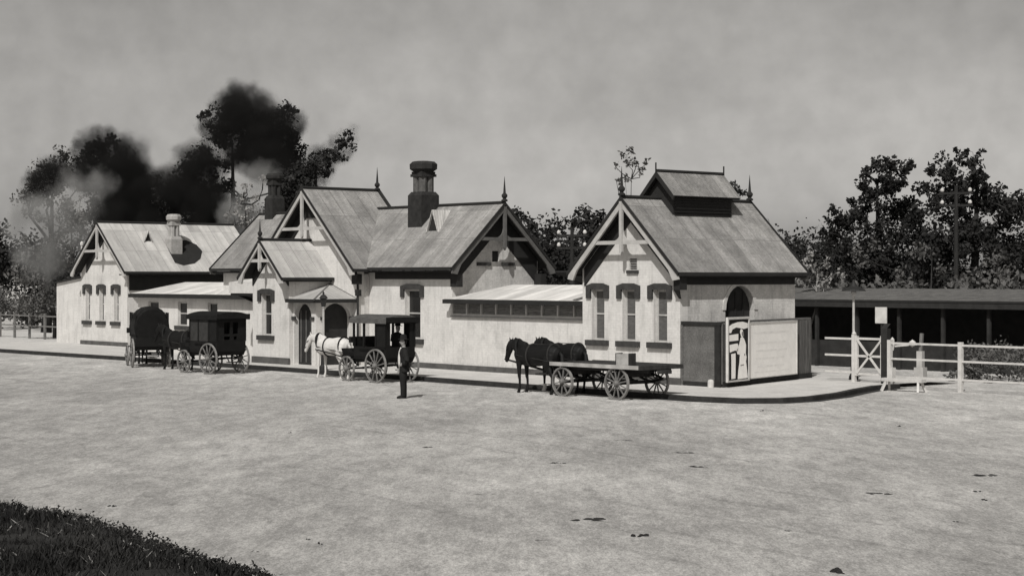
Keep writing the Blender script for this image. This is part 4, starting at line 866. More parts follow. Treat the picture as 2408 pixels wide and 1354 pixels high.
# ================================================================ people
def person_standing():
    t = thing('person', 'man in dark suit and hat with a white waistcoat, standing in the road', 'person', (-2.12, -9.25, RD), R(-33))
    X = (1, 0, 0)   # faces -Y, side vector X
    b = MB()
    b.tube([(0, 0, .86, .15, .11), (0, 0, .98, .165, .115), (0, .0, 1.15, .14, .105), (0, .0, 1.32, .18, .12), (0, .01, 1.43, .17, .10), (0, .01, 1.48, .07, .06)], 12, side=X)
    b.tube([(0, .01, 1.45, .055), (0, .0, 1.56, .052)], 8, side=X)
    b.tube([(0, -.0, 1.52, .045, .06), (0, -.012, 1.57, .066, .085), (0, -.005, 1.64, .077, .098), (0, .005, 1.70, .074, .095), (0, .01, 1.75, .045, .06)], 12, side=X)
    b.tube([(0, -.095, 1.655, .012, .01), (0, -.118, 1.615, .017, .016), (0, -.095, 1.60, .016, .012)], 6, side=X)
    for s in (-1, 1): b.tube([(s*.078, .01, 1.60, .008, .018), (s*.084, .015, 1.64, .01, .025)], 6, side=X)
    for s in (-1, 1):
        st = .02 if s < 0 else -.03
        b.tube([(s*.09, 0, .90, .09, .10), (s*.10, st*.5, .68, .075, .085), (s*.105, st, .47, .055, .06), (s*.11, st+.015, .33, .052, .06), (s*.115, st+.01, .12, .036, .042), (s*.12, st, .07, .04, .045)], 10, side=X)
        b.tube([(s*.12, st+.05, .035, .035), (s*.125, st-.05, .04, .042), (s*.13, st-.16, .025, .035, .025)], 8, side=X)
    def hand(px, py, pz, dx, dy, dz, up):
        p = Vector((px, py, pz)); d = Vector((dx, dy, dz)).normalized(); u = Vector(up); u = (u-d*u.dot(d)).normalized()
        b.tube([tuple(p)+(.022, .03), tuple(p+d*.04)+(.018, .04), tuple(p+d*.085)+(.015, .04)], 8, side=tuple(d.cross(u)))
        for k, ln in enumerate((.062, .075, .07, .055)):
            o = p+d*.08+u*(.03-.02*k); b.tube([tuple(o)+(.0095,), tuple(o+d*ln*.5-d.cross(u)*.01)+(.009,), tuple(o+d*ln-d.cross(u)*.03)+(.0075,)], 6)
        o = p+d*.02+u*.035; b.tube([tuple(o)+(.012,), tuple(o+d*.03+u*.025)+(.011,), tuple(o+d*.065+u*.03)+(.009,)], 6)
    # his left arm (screen right) bent, hand on hip; right arm hanging
    b.tube([(.19, .01, 1.41, .055), (.34, .05, 1.24, .047), (.45, .07, 1.10, .042), (.35, .02, 1.04, .038), (.21, -.05, .98, .028)], 10); hand(.21, -.05, .98, -.7, -.5, -.15, (0, 0, 1))
    b.tube([(-.19, .01, 1.41, .055), (-.235, .0, 1.22, .046), (-.25, -.02, 1.08, .04), (-.25, -.07, .93, .034), (-.24, -.11, .84, .027)], 10); hand(-.24, -.11, .84, .0, -.25, -1, (0, -1, 0))
    remesh(b, 'body', 'skin', t, .011, 3)
    q = MB()    # coat open at the front
    q.tube([(.01, .03, .76, .25, .15), (.01, .03, .98, .225, .145), (0, .025, 1.15, .20, .14), (0, .02, 1.32, .225, .15), (0, .02, 1.42, .205, .12), (0, .02, 1.48, .09, .075)], 14, side=X)
    q.tube([(.18, .01, 1.43, .075), (.34, .05, 1.24, .078), (.46, .07, 1.10, .074), (.35, .02, 1.03, .064), (.24, -.03, .99, .05)], 10)
    q.tube([(-.18, .01, 1.43, .075), (-.24, .0, 1.22, .066), (-.258, -.02, 1.08, .06), (-.255, -.07, .94, .052), (-.245, -.10, .87, .046)], 10)
    remesh(q, 'coat', 'cloth_black', t, .014, 3)
    q = MB()
    for s in (-1, 1):
        st = .02 if s < 0 else -.03
        q.tube([(s*.075, .01, .98, .10, .125), (s*.095, st*.5, .70, .10, .11), (s*.105, st, .47, .078, .085), (s*.11, st+.01, .30, .072, .08), (s*.115, st+.01, .06, .07, .078)], 10, side=X)
    remesh(q, 'trousers', 'cloth_black', t, .014, 3)
    q = MB(); q.tube([(-.02, -.06, .88, .10, .075), (-.02, -.085, 1.02, .10, .075), (-.01, -.085, 1.2, .085, .075), (0, -.085, 1.36, .05, .05), (0, -.06, 1.47, .03, .03)], 12, side=X); q.build('waistcoat', 'cloth_white', t, smooth=True)
    q = MB()
    for s in (-1, 1):
        st = .02 if s < 0 else -.03
        q.tube([(s*.12, st+.07, .03, .042, .03), (s*.12, st+.03, .06, .048, .055), (s*.125, st-.06, .05, .05, .045), (s*.13, st-.17, .03, .04, .028)], 8, side=X)
    q.build('boots', 'black_leather', t, smooth=True)
    q = MB(); q.lathe((0, .0, 0), [(.155, 1.70), (.16, 1.712), (.10, 1.72), (.098, 1.76), (.085, 1.83), (.04, 1.855), (.0, 1.86)], 18); q.build('hat', 'cloth_black', t, smooth=True)
    q = MB(); q.tube([(0, .045, 1.56, .055, .04), (0, .04, 1.63, .078, .065), (0, .03, 1.70, .08, .08)], 10, side=X); q.build('hair', 'hair_black', t, smooth=True)
    q = MB(); q.tube([(0, -.085, 1.585, .04, .02), (0, -.09, 1.555, .05, .025), (0, -.075, 1.51, .03, .02)], 8, side=X); q.build('beard', 'hair_black', t, smooth=True)
person_standing()
def person_seated(label, loc, rz, jacket='cloth_black'):
    t = thing('person', label, 'person', loc, rz)  # origin at the seat, faces -X
    Y = (0, 1, 0); b = MB()
    b.tube([(0, 0, .0, .16, .12), (.0, 0, .18, .145, .11), (-.02, 0, .36, .18, .12), (-.02, 0, .47, .16, .10), (-.02, 0, .52, .07, .06)], 12, side=Y)
    b.tube([(-.02, 0, .5, .052), (-.03, 0, .6, .05)], 8, side=Y); b.tube([(-.05, 0, .56, .045, .06), (-.05, 0, .62, .066, .085), (-.04, 0, .70, .077, .098), (-.03, 0, .78, .05, .065)], 12, side=Y)
    b.tube([(-.135, 0, .68, .01), (-.155, 0, .645, .016), (-.13, 0, .635, .014)], 6, side=Y)
    for s in (-1, 1):
        b.tube([(0, s*.09, .06, .085), (-.25, s*.11, .07, .075), (-.45, s*.12, .05, .06), (-.47, s*.12, -.15, .055), (-.45, s*.12, -.36, .04)], 10); b.tube([(-.42, s*.12, -.4, .035), (-.52, s*.125, -.4, .04), (-.62, s*.13, -.41, .03)], 8)
        b.tube([(-.02, s*.19, .44, .052), (-.07, s*.24, .24, .045), (-.16, s*.22, .14, .04), (-.30, s*.12, .17, .028)], 10)
        for k in range(4): b.tube([(-.30, s*(.10+.02*k), .17, .01), (-.36, s*(.10+.018*k), .175, .01), (-.38, s*(.10+.018*k), .15-.003*k, .008)], 6)
        b.tube([(-.29, s*.09, .19, .011), (-.335, s*.07, .20, .01)], 6)
    remesh(b, 'body', 'skin', t, .012, 3)
    q = MB(); q.tube([(.0, 0, -.02, .19, .15), (.0, 0, .18, .17, .14), (-.01, 0, .36, .205, .145), (-.01, 0, .47, .19, .115), (-.02, 0, .53, .09, .075)], 12, side=Y)
    for s in (-1, 1): q.tube([(-.02, s*.18, .46, .07), (-.07, s*.25, .24, .062), (-.16, s*.23, .13, .056), (-.27, s*.14, .165, .045)], 10)
    remesh(q, 'jacket', jacket, t, .015, 3)
    q = MB()
    for s in (-1, 1): q.tube([(.02, s*.08, .05, .11), (-.25, s*.11, .07, .09), (-.46, s*.12, .05, .078), (-.475, s*.12, -.15, .07), (-.45, s*.12, -.38, .065)], 10)
    remesh(q, 'trousers', 'cloth_black', t, .015, 3)
    q = MB(); q.lathe((-.035, 0, 0), [(.17, .745), (.17, .757), (.10, .765), (.095, .85), (.04, .87), (.0, .872)], 16); q.build('hat', 'cloth_black', t, smooth=True)
person_seated('passenger in a dark hat seated inside the open sided cab', (-8.95, -4.35, RD+1.12), R(-70))
person_seated('driver in dark clothes seated on the front box of the panelled cab', (-18.6, -6.2, RD+1.10), R(0))

# ================================================================ trees
TREES={
'R1':((-17.68,33.27),[(-17.71,32.27,9.07,0.61),(-17.06,32.54,9.2,0.45),(-18.25,32.22,8.69,0.56),(-17.31,32.44,8.48,0.55),(-16.51,33.05,8.77,0.5),(-16.81,33.93,9.03,0.38),(-19.16,33.09,7.97,0.41),(-18.7,33.2,7.74,0.31),(-17.66,34.28,8.28,0.41),(-17.16,32.87,7.78,0.66),(-18.93,31.95,6.89,0.56),(-19.05,30.85,6.61,0.51),(-18.03,31.67,7.12,0.45),(-17.44,32.11,6.81,0.55),(-19.37,30.25,5.58,0.35),(-20.1,32.03,5.36,0.62),(-17.92,34.21,6.66,1.03),(-17.44,34.69,7.2,0.82),(-17.22,34.93,5.79,1.13),(-17.22,32.68,5.32,1.16),(-18.17,32.01,4.47,0.91),(-19.35,31.79,4.26,0.87),(-18.17,33.56,3.94,1.23),(-17.37,34.95,4.05,1.28),(-19.1,33.02,3.18,1.03),(-16.65,32.96,2.97,1.26),(-19.25,31.84,5.99,0.51),(-18.57,32.87,5.78,0.41),(-16.57,34.6,7.93,0.61),(-18.28,34.36,8.35,0.24),(-18.59,31.88,6.72,0.36),(-19.43,33.94,7.42,0.3),(-16.76,31.89,8.23,0.47),(-17.59,33.39,7.9,0.49),(-19.04,31.57,5.31,0.33),(-19.04,33.39,6.88,0.36),(-18.24,31.45,6.57,0.38),(-16.55,32.92,5.59,0.63),(-18.18,32.44,7.36,0.2),(-17.51,31.19,5.75,0.34),(-18.51,32.64,7.59,0.36),(-20.1,32.21,6.31,0.34),(-17.81,35.29,6.27,0.72),(-16.5,32.01,7.99,0.19),(-17.07,31.62,4.11,0.6),(-19.19,32.93,6.95,0.49),(-17.03,31.86,5.98,0.44),(-17.34,33.03,3.35,0.92),(-18.25,34.82,8.23,0.33),(-16.82,32.54,8.82,0.43),(-17.57,30.56,5.78,0.25),(-18.05,32.8,8.17,0.36),(-17.91,32.41,7.38,0.29),(-18.32,32.09,6.26,0.26),(-17.95,30.29,5.06,0.29),(-16.6,33.5,8.96,0.28),(-18.11,34.1,8.0,0.4),(-16.6,33.8,6.29,0.74),(-17.94,31.54,7.94,0.39),(-17.56,35.19,6.3,0.69),(-17.42,31.98,7.56,0.49),(-18.95,34.31,7.84,0.36),(-17.78,30.15,6.41,0.5),(-18.98,31.53,4.6,0.63),(-15.52,32.77,6.57,0.65),(-19.52,31.46,5.87,0.7),(-17.78,34.42,6.47,0.66),(-17.29,32.13,4.45,0.54),(-18.55,32.82,4.92,0.75),(-16.44,32.28,4.94,0.59),(-18.48,31.86,6.29,0.54),(-18.33,31.17,4.54,0.75),(-18.4,30.82,3.22,0.91),(-20.9,30.29,2.82,0.76),(-15.85,33.94,3.45,0.8),(-18.79,34.06,4.01,0.91),(-18.77,32.84,2.98,1.04),(-17.87,34.12,3.24,0.76),(-16.5,33.44,3.45,0.74),(-18.17,34.05,2.67,1.05),(-18.49,31.69,2.65,1.0),(-21.04,31.68,3.9,0.78),(-19.16,34.41,3.75,0.9),(-19.17,31.58,3.25,0.87),(-17.97,33.46,2.66,1.05),(-18.7,34.28,3.99,1.09),(-17.71,35.46,3.28,1.08),(-17.66,34.62,3.27,0.81)]),
'R2':((-12.5,33.18),[(-12.6,31.88,9.53,0.24),(-12.23,33.41,9.48,0.22),(-12.29,31.92,9.02,0.43),(-13.1,34.09,8.95,0.47),(-13.91,32.89,8.69,0.69),(-13.85,31.79,8.35,0.49),(-12.51,32.43,8.11,0.87),(-12.82,34.32,8.61,0.32),(-12.23,33.77,7.53,0.88),(-13.21,33.76,7.15,1.03),(-12.33,34.68,6.77,0.79),(-11.55,34.33,5.87,0.92),(-13.05,32.22,6.28,0.87),(-12.51,33.54,5.26,1.34),(-11.54,34.06,4.43,1.46),(-13.15,31.18,5.14,0.87),(-12.76,32.16,3.91,1.45),(-12.14,34.76,2.98,1.47),(-13.31,30.55,4.21,1.08),(-10.27,34.12,6.45,0.96),(-10.8,35.64,5.05,1.46),(-13.39,31.33,2.99,1.21),(-12.69,33.09,2.78,1.22),(-10.72,35.16,3.4,1.46),(-12.04,32.99,8.01,0.27),(-12.18,32.12,5.68,0.72),(-13.19,33.42,3.0,0.8),(-12.71,30.07,4.47,0.55),(-13.51,33.7,5.7,0.7),(-13.03,31.77,3.44,0.98),(-11.91,32.23,8.73,0.18),(-12.95,32.91,5.34,0.72),(-10.99,31.98,8.22,0.12),(-11.63,32.91,8.15,0.19),(-13.39,35.01,8.24,0.33),(-11.75,31.97,8.67,0.19),(-12.76,31.72,8.26,0.61),(-12.87,32.34,7.22,0.54),(-12.78,32.25,6.6,0.56),(-12.48,30.96,8.13,0.34),(-13.56,34.47,8.94,0.2),(-10.51,33.13,6.57,0.5),(-11.58,31.89,8.08,0.37),(-11.53,31.81,8.9,0.13),(-11.57,31.91,8.56,0.13),(-12.78,33.17,5.5,0.7),(-12.38,35.87,6.79,0.7),(-13.19,34.64,7.66,0.62),(-11.63,33.34,6.94,0.74),(-11.66,33.04,7.7,0.27),(-12.64,33.62,7.88,0.2),(-13.21,33.77,8.92,0.13),(-14.18,33.2,3.13,0.8),(-11.85,31.06,7.37,0.46),(-11.55,34.53,3.14,0.83),(-11.85,32.4,8.12,0.3),(-11.54,34.23,4.06,1.21),(-11.84,31.73,9.37,0.2),(-12.65,32.92,7.03,0.53),(-10.48,34.39,4.88,1.15),(-12.83,31.12,5.38,0.84),(-10.07,33.47,6.97,0.61),(-12.91,33.58,6.11,0.69),(-12.84,30.89,6.91,0.8),(-11.55,31.34,4.72,0.61),(-12.83,32.06,4.45,0.57),(-11.74,31.39,5.51,0.73),(-12.06,32.71,5.57,0.76),(-14.42,33.41,7.59,0.74),(-14.38,33.74,4.63,0.71),(-11.55,34.78,6.8,0.78),(-13.12,31.58,5.2,0.82),(-10.92,32.55,4.57,0.75),(-14.12,33.41,7.29,0.71),(-12.01,32.14,3.19,0.87),(-14.24,31.93,2.7,0.73),(-9.83,34.83,3.46,0.77),(-12.45,35.31,4.13,0.87),(-12.4,34.13,2.9,0.99),(-11.63,35.25,3.21,0.73),(-10.39,34.43,3.46,0.7),(-11.91,35.23,2.52,1.0),(-12.12,32.98,2.51,0.96),(-14.4,33.29,3.99,0.75),(-12.8,35.7,3.82,0.86),(-12.73,32.97,3.22,0.83),(-11.71,34.63,2.51,1.0),(-12.38,35.52,4.11,1.04),(-11.54,36.53,3.26,1.04),(-11.46,35.71,3.25,0.78)]),
'M1':((-31.53,21.69),[(-31.92,20.65,6.61,0.47),(-32.78,22.06,6.33,0.64),(-31.15,21.0,5.65,0.78),(-31.14,21.82,5.18,0.73),(-30.45,21.85,5.65,0.42),(-31.29,22.46,4.52,1.05),(-31.44,20.96,4.51,1.04),(-30.22,22.69,4.51,0.89),(-32.51,21.45,3.62,1.06),(-30.23,22.55,3.62,1.05),(-31.38,22.08,3.62,1.05),(-30.87,21.72,5.84,0.21),(-31.94,23.68,4.81,0.19),(-30.68,20.96,4.08,0.59),(-30.59,21.5,4.73,0.33),(-30.91,21.16,3.5,0.68),(-31.21,20.73,4.12,0.74),(-32.28,22.06,4.77,0.46),(-30.5,22.24,4.02,0.51),(-33.13,22.34,4.03,0.65),(-31.7,21.03,4.11,0.47),(-31.64,23.49,4.08,0.58),(-29.96,21.54,4.12,0.63)]),
'M2':((-25.99,20.47),[(-26.8,21.02,6.49,0.65),(-25.73,19.31,6.03,0.54),(-24.98,20.04,6.27,0.59),(-26.16,19.28,5.07,0.35),(-26.32,21.07,5.42,0.9),(-26.36,20.47,4.46,0.9),(-24.95,20.73,5.28,0.89),(-26.3,19.49,3.99,0.74),(-24.91,20.55,4.03,1.23),(-25.88,20.45,3.61,0.99),(-25.46,19.41,5.52,0.34),(-25.27,22.05,4.46,1.25),(-25.65,20.14,5.58,0.27),(-25.25,19.6,5.98,0.19),(-27.13,20.22,4.75,0.23),(-24.72,19.5,5.74,0.4),(-25.61,21.97,4.17,0.65),(-24.82,18.98,3.67,0.38),(-26.59,21.24,5.86,0.16),(-24.74,19.04,6.08,0.24),(-25.0,20.21,4.13,0.53),(-24.4,20.53,4.73,0.63),(-26.41,19.89,4.16,0.4),(-26.44,20.26,4.15,0.36)]),
'S1':((-22.05,18.93),[(-22.8,19.52,9.31,0.38),(-22.54,20.04,8.95,0.34),(-22.74,18.99,8.63,0.33),(-22.38,20.25,8.54,0.29),(-21.21,18.13,7.97,0.33),(-21.94,18.28,7.9,0.24),(-22.19,20.49,8.99,0.19),(-22.39,19.55,9.49,0.24),(-22.43,19.42,8.78,0.22),(-22.55,19.96,9.32,0.11),(-21.86,19.4,8.74,0.2),(-22.16,20.43,8.8,0.13),(-22.67,19.7,8.84,0.23),(-22.47,20.56,8.58,0.11)]),
'S2':((-20.03,24.37),[(-19.96,24.12,7.72,0.39),(-20.56,25.38,7.53,0.3),(-20.17,24.65,7.02,0.39),(-20.93,24.5,7.35,0.44)]),
'P1':((-8.57,16.24),[(-8.57,15.85,3.75,0.45),(-8.27,16.02,4.26,0.28),(-8.28,16.48,3.57,0.45),(-7.78,16.49,4.0,0.28),(-7.74,16.99,3.49,0.37),(-8.93,16.67,3.23,0.41),(-7.99,16.61,3.14,0.41)]),
'L1':((-57.93,10.8),[(-57.03,10.04,11.03,1.06),(-56.54,10.75,11.29,0.65),(-57.95,9.56,10.38,0.83),(-58.38,11.32,9.97,1.38),(-56.62,11.83,9.65,1.25),(-56.0,12.28,8.81,1.19),(-56.4,11.1,8.04,1.77),(-57.32,13.3,7.62,1.51),(-55.55,13.3,6.43,1.43),(-56.48,11.42,6.54,1.48),(-57.14,10.1,8.41,1.0),(-57.78,9.33,9.16,0.65),(-57.13,10.51,6.04,1.48),(-57.0,12.55,5.3,1.5),(-57.58,9.92,7.16,0.89),(-57.0,11.57,5.54,1.15),(-58.15,11.9,7.48,0.93),(-56.81,10.4,8.4,0.7),(-55.88,12.95,6.94,0.93),(-57.81,9.91,9.9,0.67),(-56.94,10.63,7.67,0.79),(-56.37,12.5,6.64,1.22),(-59.2,10.78,9.44,0.48),(-57.65,13.27,8.41,0.91),(-55.53,10.6,7.22,0.92),(-58.48,12.96,7.74,0.66),(-58.42,12.13,5.65,1.08),(-56.16,12.33,6.07,1.25),(-56.1,11.9,8.41,0.9),(-58.66,10.26,9.53,0.7),(-55.64,10.83,9.67,0.76),(-57.63,11.13,8.86,0.59),(-56.17,11.34,8.77,1.01),(-56.75,10.09,10.07,0.84),(-58.87,11.54,8.08,0.73),(-56.13,10.19,8.08,0.65),(-56.7,10.99,9.88,0.64),(-57.29,9.8,10.59,0.72),(-56.6,11.42,5.6,0.92),(-58.93,10.65,7.93,0.58),(-55.53,11.77,8.13,0.79),(-56.17,10.38,6.24,1.01),(-54.32,12.2,6.95,0.85),(-55.48,11.29,7.66,0.75),(-57.44,11.68,6.5,0.87),(-57.84,11.45,5.9,1.29),(-56.6,12.09,9.15,0.77),(-57.8,10.46,6.16,0.53),(-59.77,11.18,9.44,0.57),(-59.64,11.42,9.01,0.8),(-55.75,12.22,8.24,0.91),(-58.51,12.39,9.65,0.89),(-56.33,11.81,9.4,1.0),(-56.86,10.86,7.58,0.66),(-57.01,12.15,5.75,1.11),(-56.16,11.25,5.84,1.07),(-58.68,10.7,5.17,0.89),(-54.3,13.56,6.25,0.95),(-57.46,13.42,7.29,1.07),(-57.11,12.59,5.46,1.22),(-56.5,13.53,5.92,0.89),(-54.85,13.17,6.24,0.87),(-56.81,13.46,4.92,1.23),(-56.5,11.83,4.85,1.18),(-59.21,11.64,7.09,0.91)]),
'L2':((-63.94,9.92),[(-63.12,9.18,9.84,0.86),(-63.3,10.63,10.9,0.62),(-63.97,8.95,8.93,0.68),(-64.87,10.67,9.23,0.75),(-62.17,10.6,10.01,0.68),(-64.43,9.46,8.12,0.56),(-63.86,11.02,9.34,0.68),(-64.55,8.87,8.5,0.43),(-64.68,10.86,8.7,0.5),(-64.39,10.33,10.13,0.56),(-63.42,10.19,9.73,0.6),(-63.92,10.2,9.91,0.6),(-64.34,11.07,9.25,0.66),(-65.33,11.07,8.87,0.48),(-64.32,10.85,9.02,0.36),(-64.79,9.98,8.13,0.36),(-64.95,10.24,8.59,0.33),(-63.95,9.14,8.41,0.43),(-63.47,10.41,9.51,0.31),(-63.16,10.18,9.85,0.46),(-64.92,10.99,8.81,0.35),(-62.98,9.62,8.4,0.41),(-64.62,10.61,9.51,0.62),(-63.83,10.39,9.23,0.66),(-64.01,10.09,9.17,0.39),(-64.67,9.38,8.2,0.29),(-64.62,11.23,10.17,0.43),(-62.84,9.78,10.37,0.57),(-66.23,10.02,8.6,0.48),(-64.42,8.88,8.3,0.29),(-63.62,10.95,10.71,0.57),(-62.74,9.24,9.18,0.66),(-63.99,11.07,8.99,0.39),(-64.37,10.22,9.38,0.31),(-64.72,11.22,9.83,0.49),(-65.31,10.65,9.71,0.42),(-65.07,9.86,8.54,0.34),(-63.39,10.15,9.09,0.46),(-64.67,11.35,10.08,0.59),(-65.5,9.83,9.12,0.5),(-62.79,10.31,9.29,0.64),(-62.36,8.95,8.64,0.28),(-65.17,10.58,8.74,0.37),(-62.9,11.89,6.98,0.8),(-65.44,9.65,8.25,0.87),(-63.78,12.84,9.23,0.77),(-63.02,10.8,7.92,0.61),(-62.05,9.13,6.97,0.59),(-63.42,12.17,9.12,0.59),(-65.05,9.34,7.16,0.57),(-60.89,11.71,7.11,0.6),(-62.37,10.46,7.62,0.87),(-61.66,10.78,6.86,0.86),(-65.09,11.0,9.08,0.64),(-62.49,9.44,7.79,0.54)]),
'L3':((-49.4,14.62),[(-49.33,14.63,12.8,0.98),(-49.47,13.59,12.79,0.8),(-50.48,13.03,12.54,0.46),(-47.54,15.09,12.27,0.91),(-47.6,16.44,12.69,0.75),(-46.84,16.69,12.8,0.4),(-49.57,15.87,11.88,1.04),(-50.09,15.05,11.79,0.75),(-47.98,16.29,11.56,1.15),(-46.4,16.4,10.75,0.85),(-47.64,15.78,10.67,0.97),(-46.98,16.5,9.74,0.97),(-48.3,14.84,10.61,0.86),(-49.4,13.63,10.86,0.86),(-51.47,13.56,10.4,0.87),(-50.52,11.99,9.39,1.14),(-50.7,11.44,8.22,1.14),(-51.72,13.49,8.57,1.04),(-50.01,14.15,9.86,0.58),(-52.17,13.19,7.09,1.45),(-49.91,13.66,6.68,1.03),(-50.42,14.91,5.61,1.16),(-52.26,11.84,6.58,1.15),(-51.28,13.5,5.61,1.45),(-47.84,17.36,8.79,1.04),(-50.34,13.5,11.92,0.52),(-48.88,13.73,8.47,0.57),(-48.57,14.53,7.75,0.46),(-49.24,16.59,11.95,0.53),(-48.53,14.21,10.58,0.71),(-51.94,13.26,9.86,0.77),(-50.98,14.15,8.46,0.37),(-48.94,14.57,10.2,0.45),(-51.18,14.25,5.56,0.85),(-47.87,13.42,10.14,0.36),(-48.91,14.94,11.11,0.48),(-52.19,13.33,7.95,0.89),(-51.56,14.82,11.96,0.56),(-52.07,13.37,7.92,0.8),(-51.57,14.25,9.37,0.51),(-46.38,16.11,10.34,0.55),(-49.95,16.45,10.9,0.63),(-48.33,13.78,11.81,0.6),(-50.1,13.9,8.35,0.36),(-48.6,17.77,11.55,0.49),(-51.03,13.98,9.98,0.42),(-48.69,15.05,11.16,0.53),(-50.61,11.87,9.02,0.69),(-47.83,15.5,11.43,0.89),(-49.73,12.81,12.52,0.31),(-49.32,17.45,10.73,0.8),(-49.35,16.46,11.12,0.76),(-48.48,16.14,11.48,0.57),(-46.59,16.54,10.19,0.7),(-49.22,13.23,11.52,0.41),(-48.87,12.78,8.4,0.44),(-49.79,14.76,12.88,0.57),(-50.16,16.63,10.57,0.51),(-46.33,15.64,12.09,0.26),(-50.69,15.37,12.3,0.6),(-50.79,11.2,7.24,0.84),(-49.67,13.08,8.54,0.42),(-50.01,13.63,11.23,0.36),(-48.33,13.18,12.19,0.35),(-48.47,15.63,11.24,0.53),(-49.82,14.01,5.99,0.65),(-51.36,13.24,8.09,0.59),(-50.49,11.61,7.63,0.85),(-50.47,14.12,11.38,0.37),(-49.17,15.88,11.94,0.59),(-51.28,14.49,10.0,0.36),(-46.78,16.16,11.57,0.59),(-47.63,14.34,11.05,0.7),(-49.67,13.14,6.2,0.75),(-50.08,12.21,5.8,0.93),(-52.35,11.95,5.27,0.76),(-48.59,14.09,6.13,0.81),(-51.48,14.26,6.98,0.93),(-51.08,13.49,5.5,1.07),(-50.61,14.27,5.87,0.76),(-49.06,13.8,6.12,0.74),(-50.88,14.23,5.07,1.08)]),
'L4':((-41.87,14.21),[(-42.01,15.42,10.07,0.55),(-41.49,16.12,10.77,0.49),(-41.21,16.54,11.24,0.36),(-41.24,14.33,9.3,0.7),(-41.28,15.47,9.8,0.43),(-40.9,16.44,10.52,0.33),(-42.38,14.14,8.93,0.92),(-42.5,14.63,8.26,0.82),(-42.52,13.54,7.99,1.08),(-43.08,13.36,7.09,1.09),(-41.49,15.33,9.05,0.33),(-40.14,15.37,9.74,0.27),(-43.02,14.42,7.34,1.09),(-40.44,15.14,10.03,0.27),(-43.51,14.14,7.25,0.83),(-42.0,16.76,10.61,0.23),(-43.26,15.29,9.11,0.52),(-40.93,14.79,8.92,0.29),(-41.59,15.83,9.71,0.24),(-42.5,14.01,8.62,0.79),(-43.42,14.22,8.53,0.64),(-39.9,15.74,10.68,0.23),(-41.58,13.37,8.42,0.78),(-40.56,14.08,9.35,0.4),(-42.32,15.16,9.46,0.46),(-43.6,14.46,7.85,0.81),(-42.18,14.09,8.8,0.68),(-43.95,13.93,7.41,0.95),(-41.93,15.69,9.38,0.21),(-39.86,14.5,10.07,0.27),(-40.97,15.09,9.48,0.18),(-42.28,13.79,7.71,0.57),(-40.44,13.78,9.32,0.44),(-42.66,15.11,8.81,0.24),(-41.62,15.3,9.61,0.19),(-41.89,16.39,10.34,0.24),(-40.93,15.68,9.89,0.23),(-41.66,14.04,9.01,0.43),(-41.31,13.51,8.1,0.5)]),
'L5':((-52.51,4.82),[(-55.13,4.57,4.35,0.84),(-51.24,3.69,4.78,0.6),(-54.1,5.87,5.55,0.56),(-55.31,4.4,5.55,0.45),(-53.67,4.5,3.64,0.83),(-51.88,2.77,3.17,0.92),(-53.68,5.92,4.35,0.73),(-50.39,5.02,5.25,0.6),(-53.31,6.77,6.26,0.56),(-52.67,5.67,6.46,0.39),(-51.94,2.79,2.25,0.81),(-51.43,4.04,2.71,0.82),(-53.47,4.53,1.75,0.83),(-52.19,5.18,5.89,0.22),(-52.98,5.89,5.12,0.26),(-51.02,3.68,1.96,0.37),(-51.59,5.65,5.9,0.29),(-53.47,5.2,5.17,0.39),(-50.25,4.61,5.89,0.2),(-51.87,3.16,1.87,0.39),(-52.77,3.87,3.96,0.4),(-54.26,4.52,3.09,0.54),(-51.26,5.41,6.24,0.21),(-52.35,5.53,6.16,0.27),(-52.45,5.07,6.0,0.19),(-53.2,3.86,3.07,0.36),(-53.3,4.55,4.47,0.4)]),
'L6':((-68.42,13.91),[(-68.86,13.83,8.11,0.65),(-68.96,14.79,7.58,0.72),(-70.63,13.96,7.32,0.53),(-66.85,14.01,8.6,0.45),(-67.66,11.75,6.93,0.45),(-69.15,15.66,6.48,0.53),(-66.63,13.0,6.39,0.58),(-69.11,14.04,7.42,0.38),(-68.99,14.86,8.5,0.2),(-66.28,13.53,6.16,0.24),(-68.97,12.79,7.41,0.2),(-67.28,13.59,6.99,0.29),(-67.19,13.42,8.13,0.32),(-69.68,13.74,6.85,0.37),(-67.99,14.41,6.18,0.37)]),
'L7':((-41.95,11.03),[(-43.18,10.75,7.25,0.64),(-41.44,10.44,6.75,0.63),(-43.14,10.59,6.12,0.64),(-42.44,11.33,5.89,0.64),(-43.48,10.4,6.8,0.37),(-41.89,11.25,7.45,0.37),(-42.89,11.09,8.16,0.37),(-41.15,11.04,8.54,0.32),(-42.84,10.92,6.49,0.42),(-42.15,10.46,7.82,0.24),(-42.27,10.91,6.31,0.44),(-42.52,10.69,7.49,0.2),(-41.22,9.43,6.76,0.23),(-42.46,10.44,6.56,0.26)]),
'P2':((-11.53,28.16),[(-13.75,25.99,4.39,0.61),(-12.89,26.15,4.87,0.51),(-11.98,28.6,4.59,0.7),(-11.41,28.97,3.6,0.61),(-9.59,30.37,3.99,0.65),(-10.53,29.4,3.4,0.56),(-11.83,26.65,3.59,0.55),(-8.79,30.22,3.59,0.46)]),
}

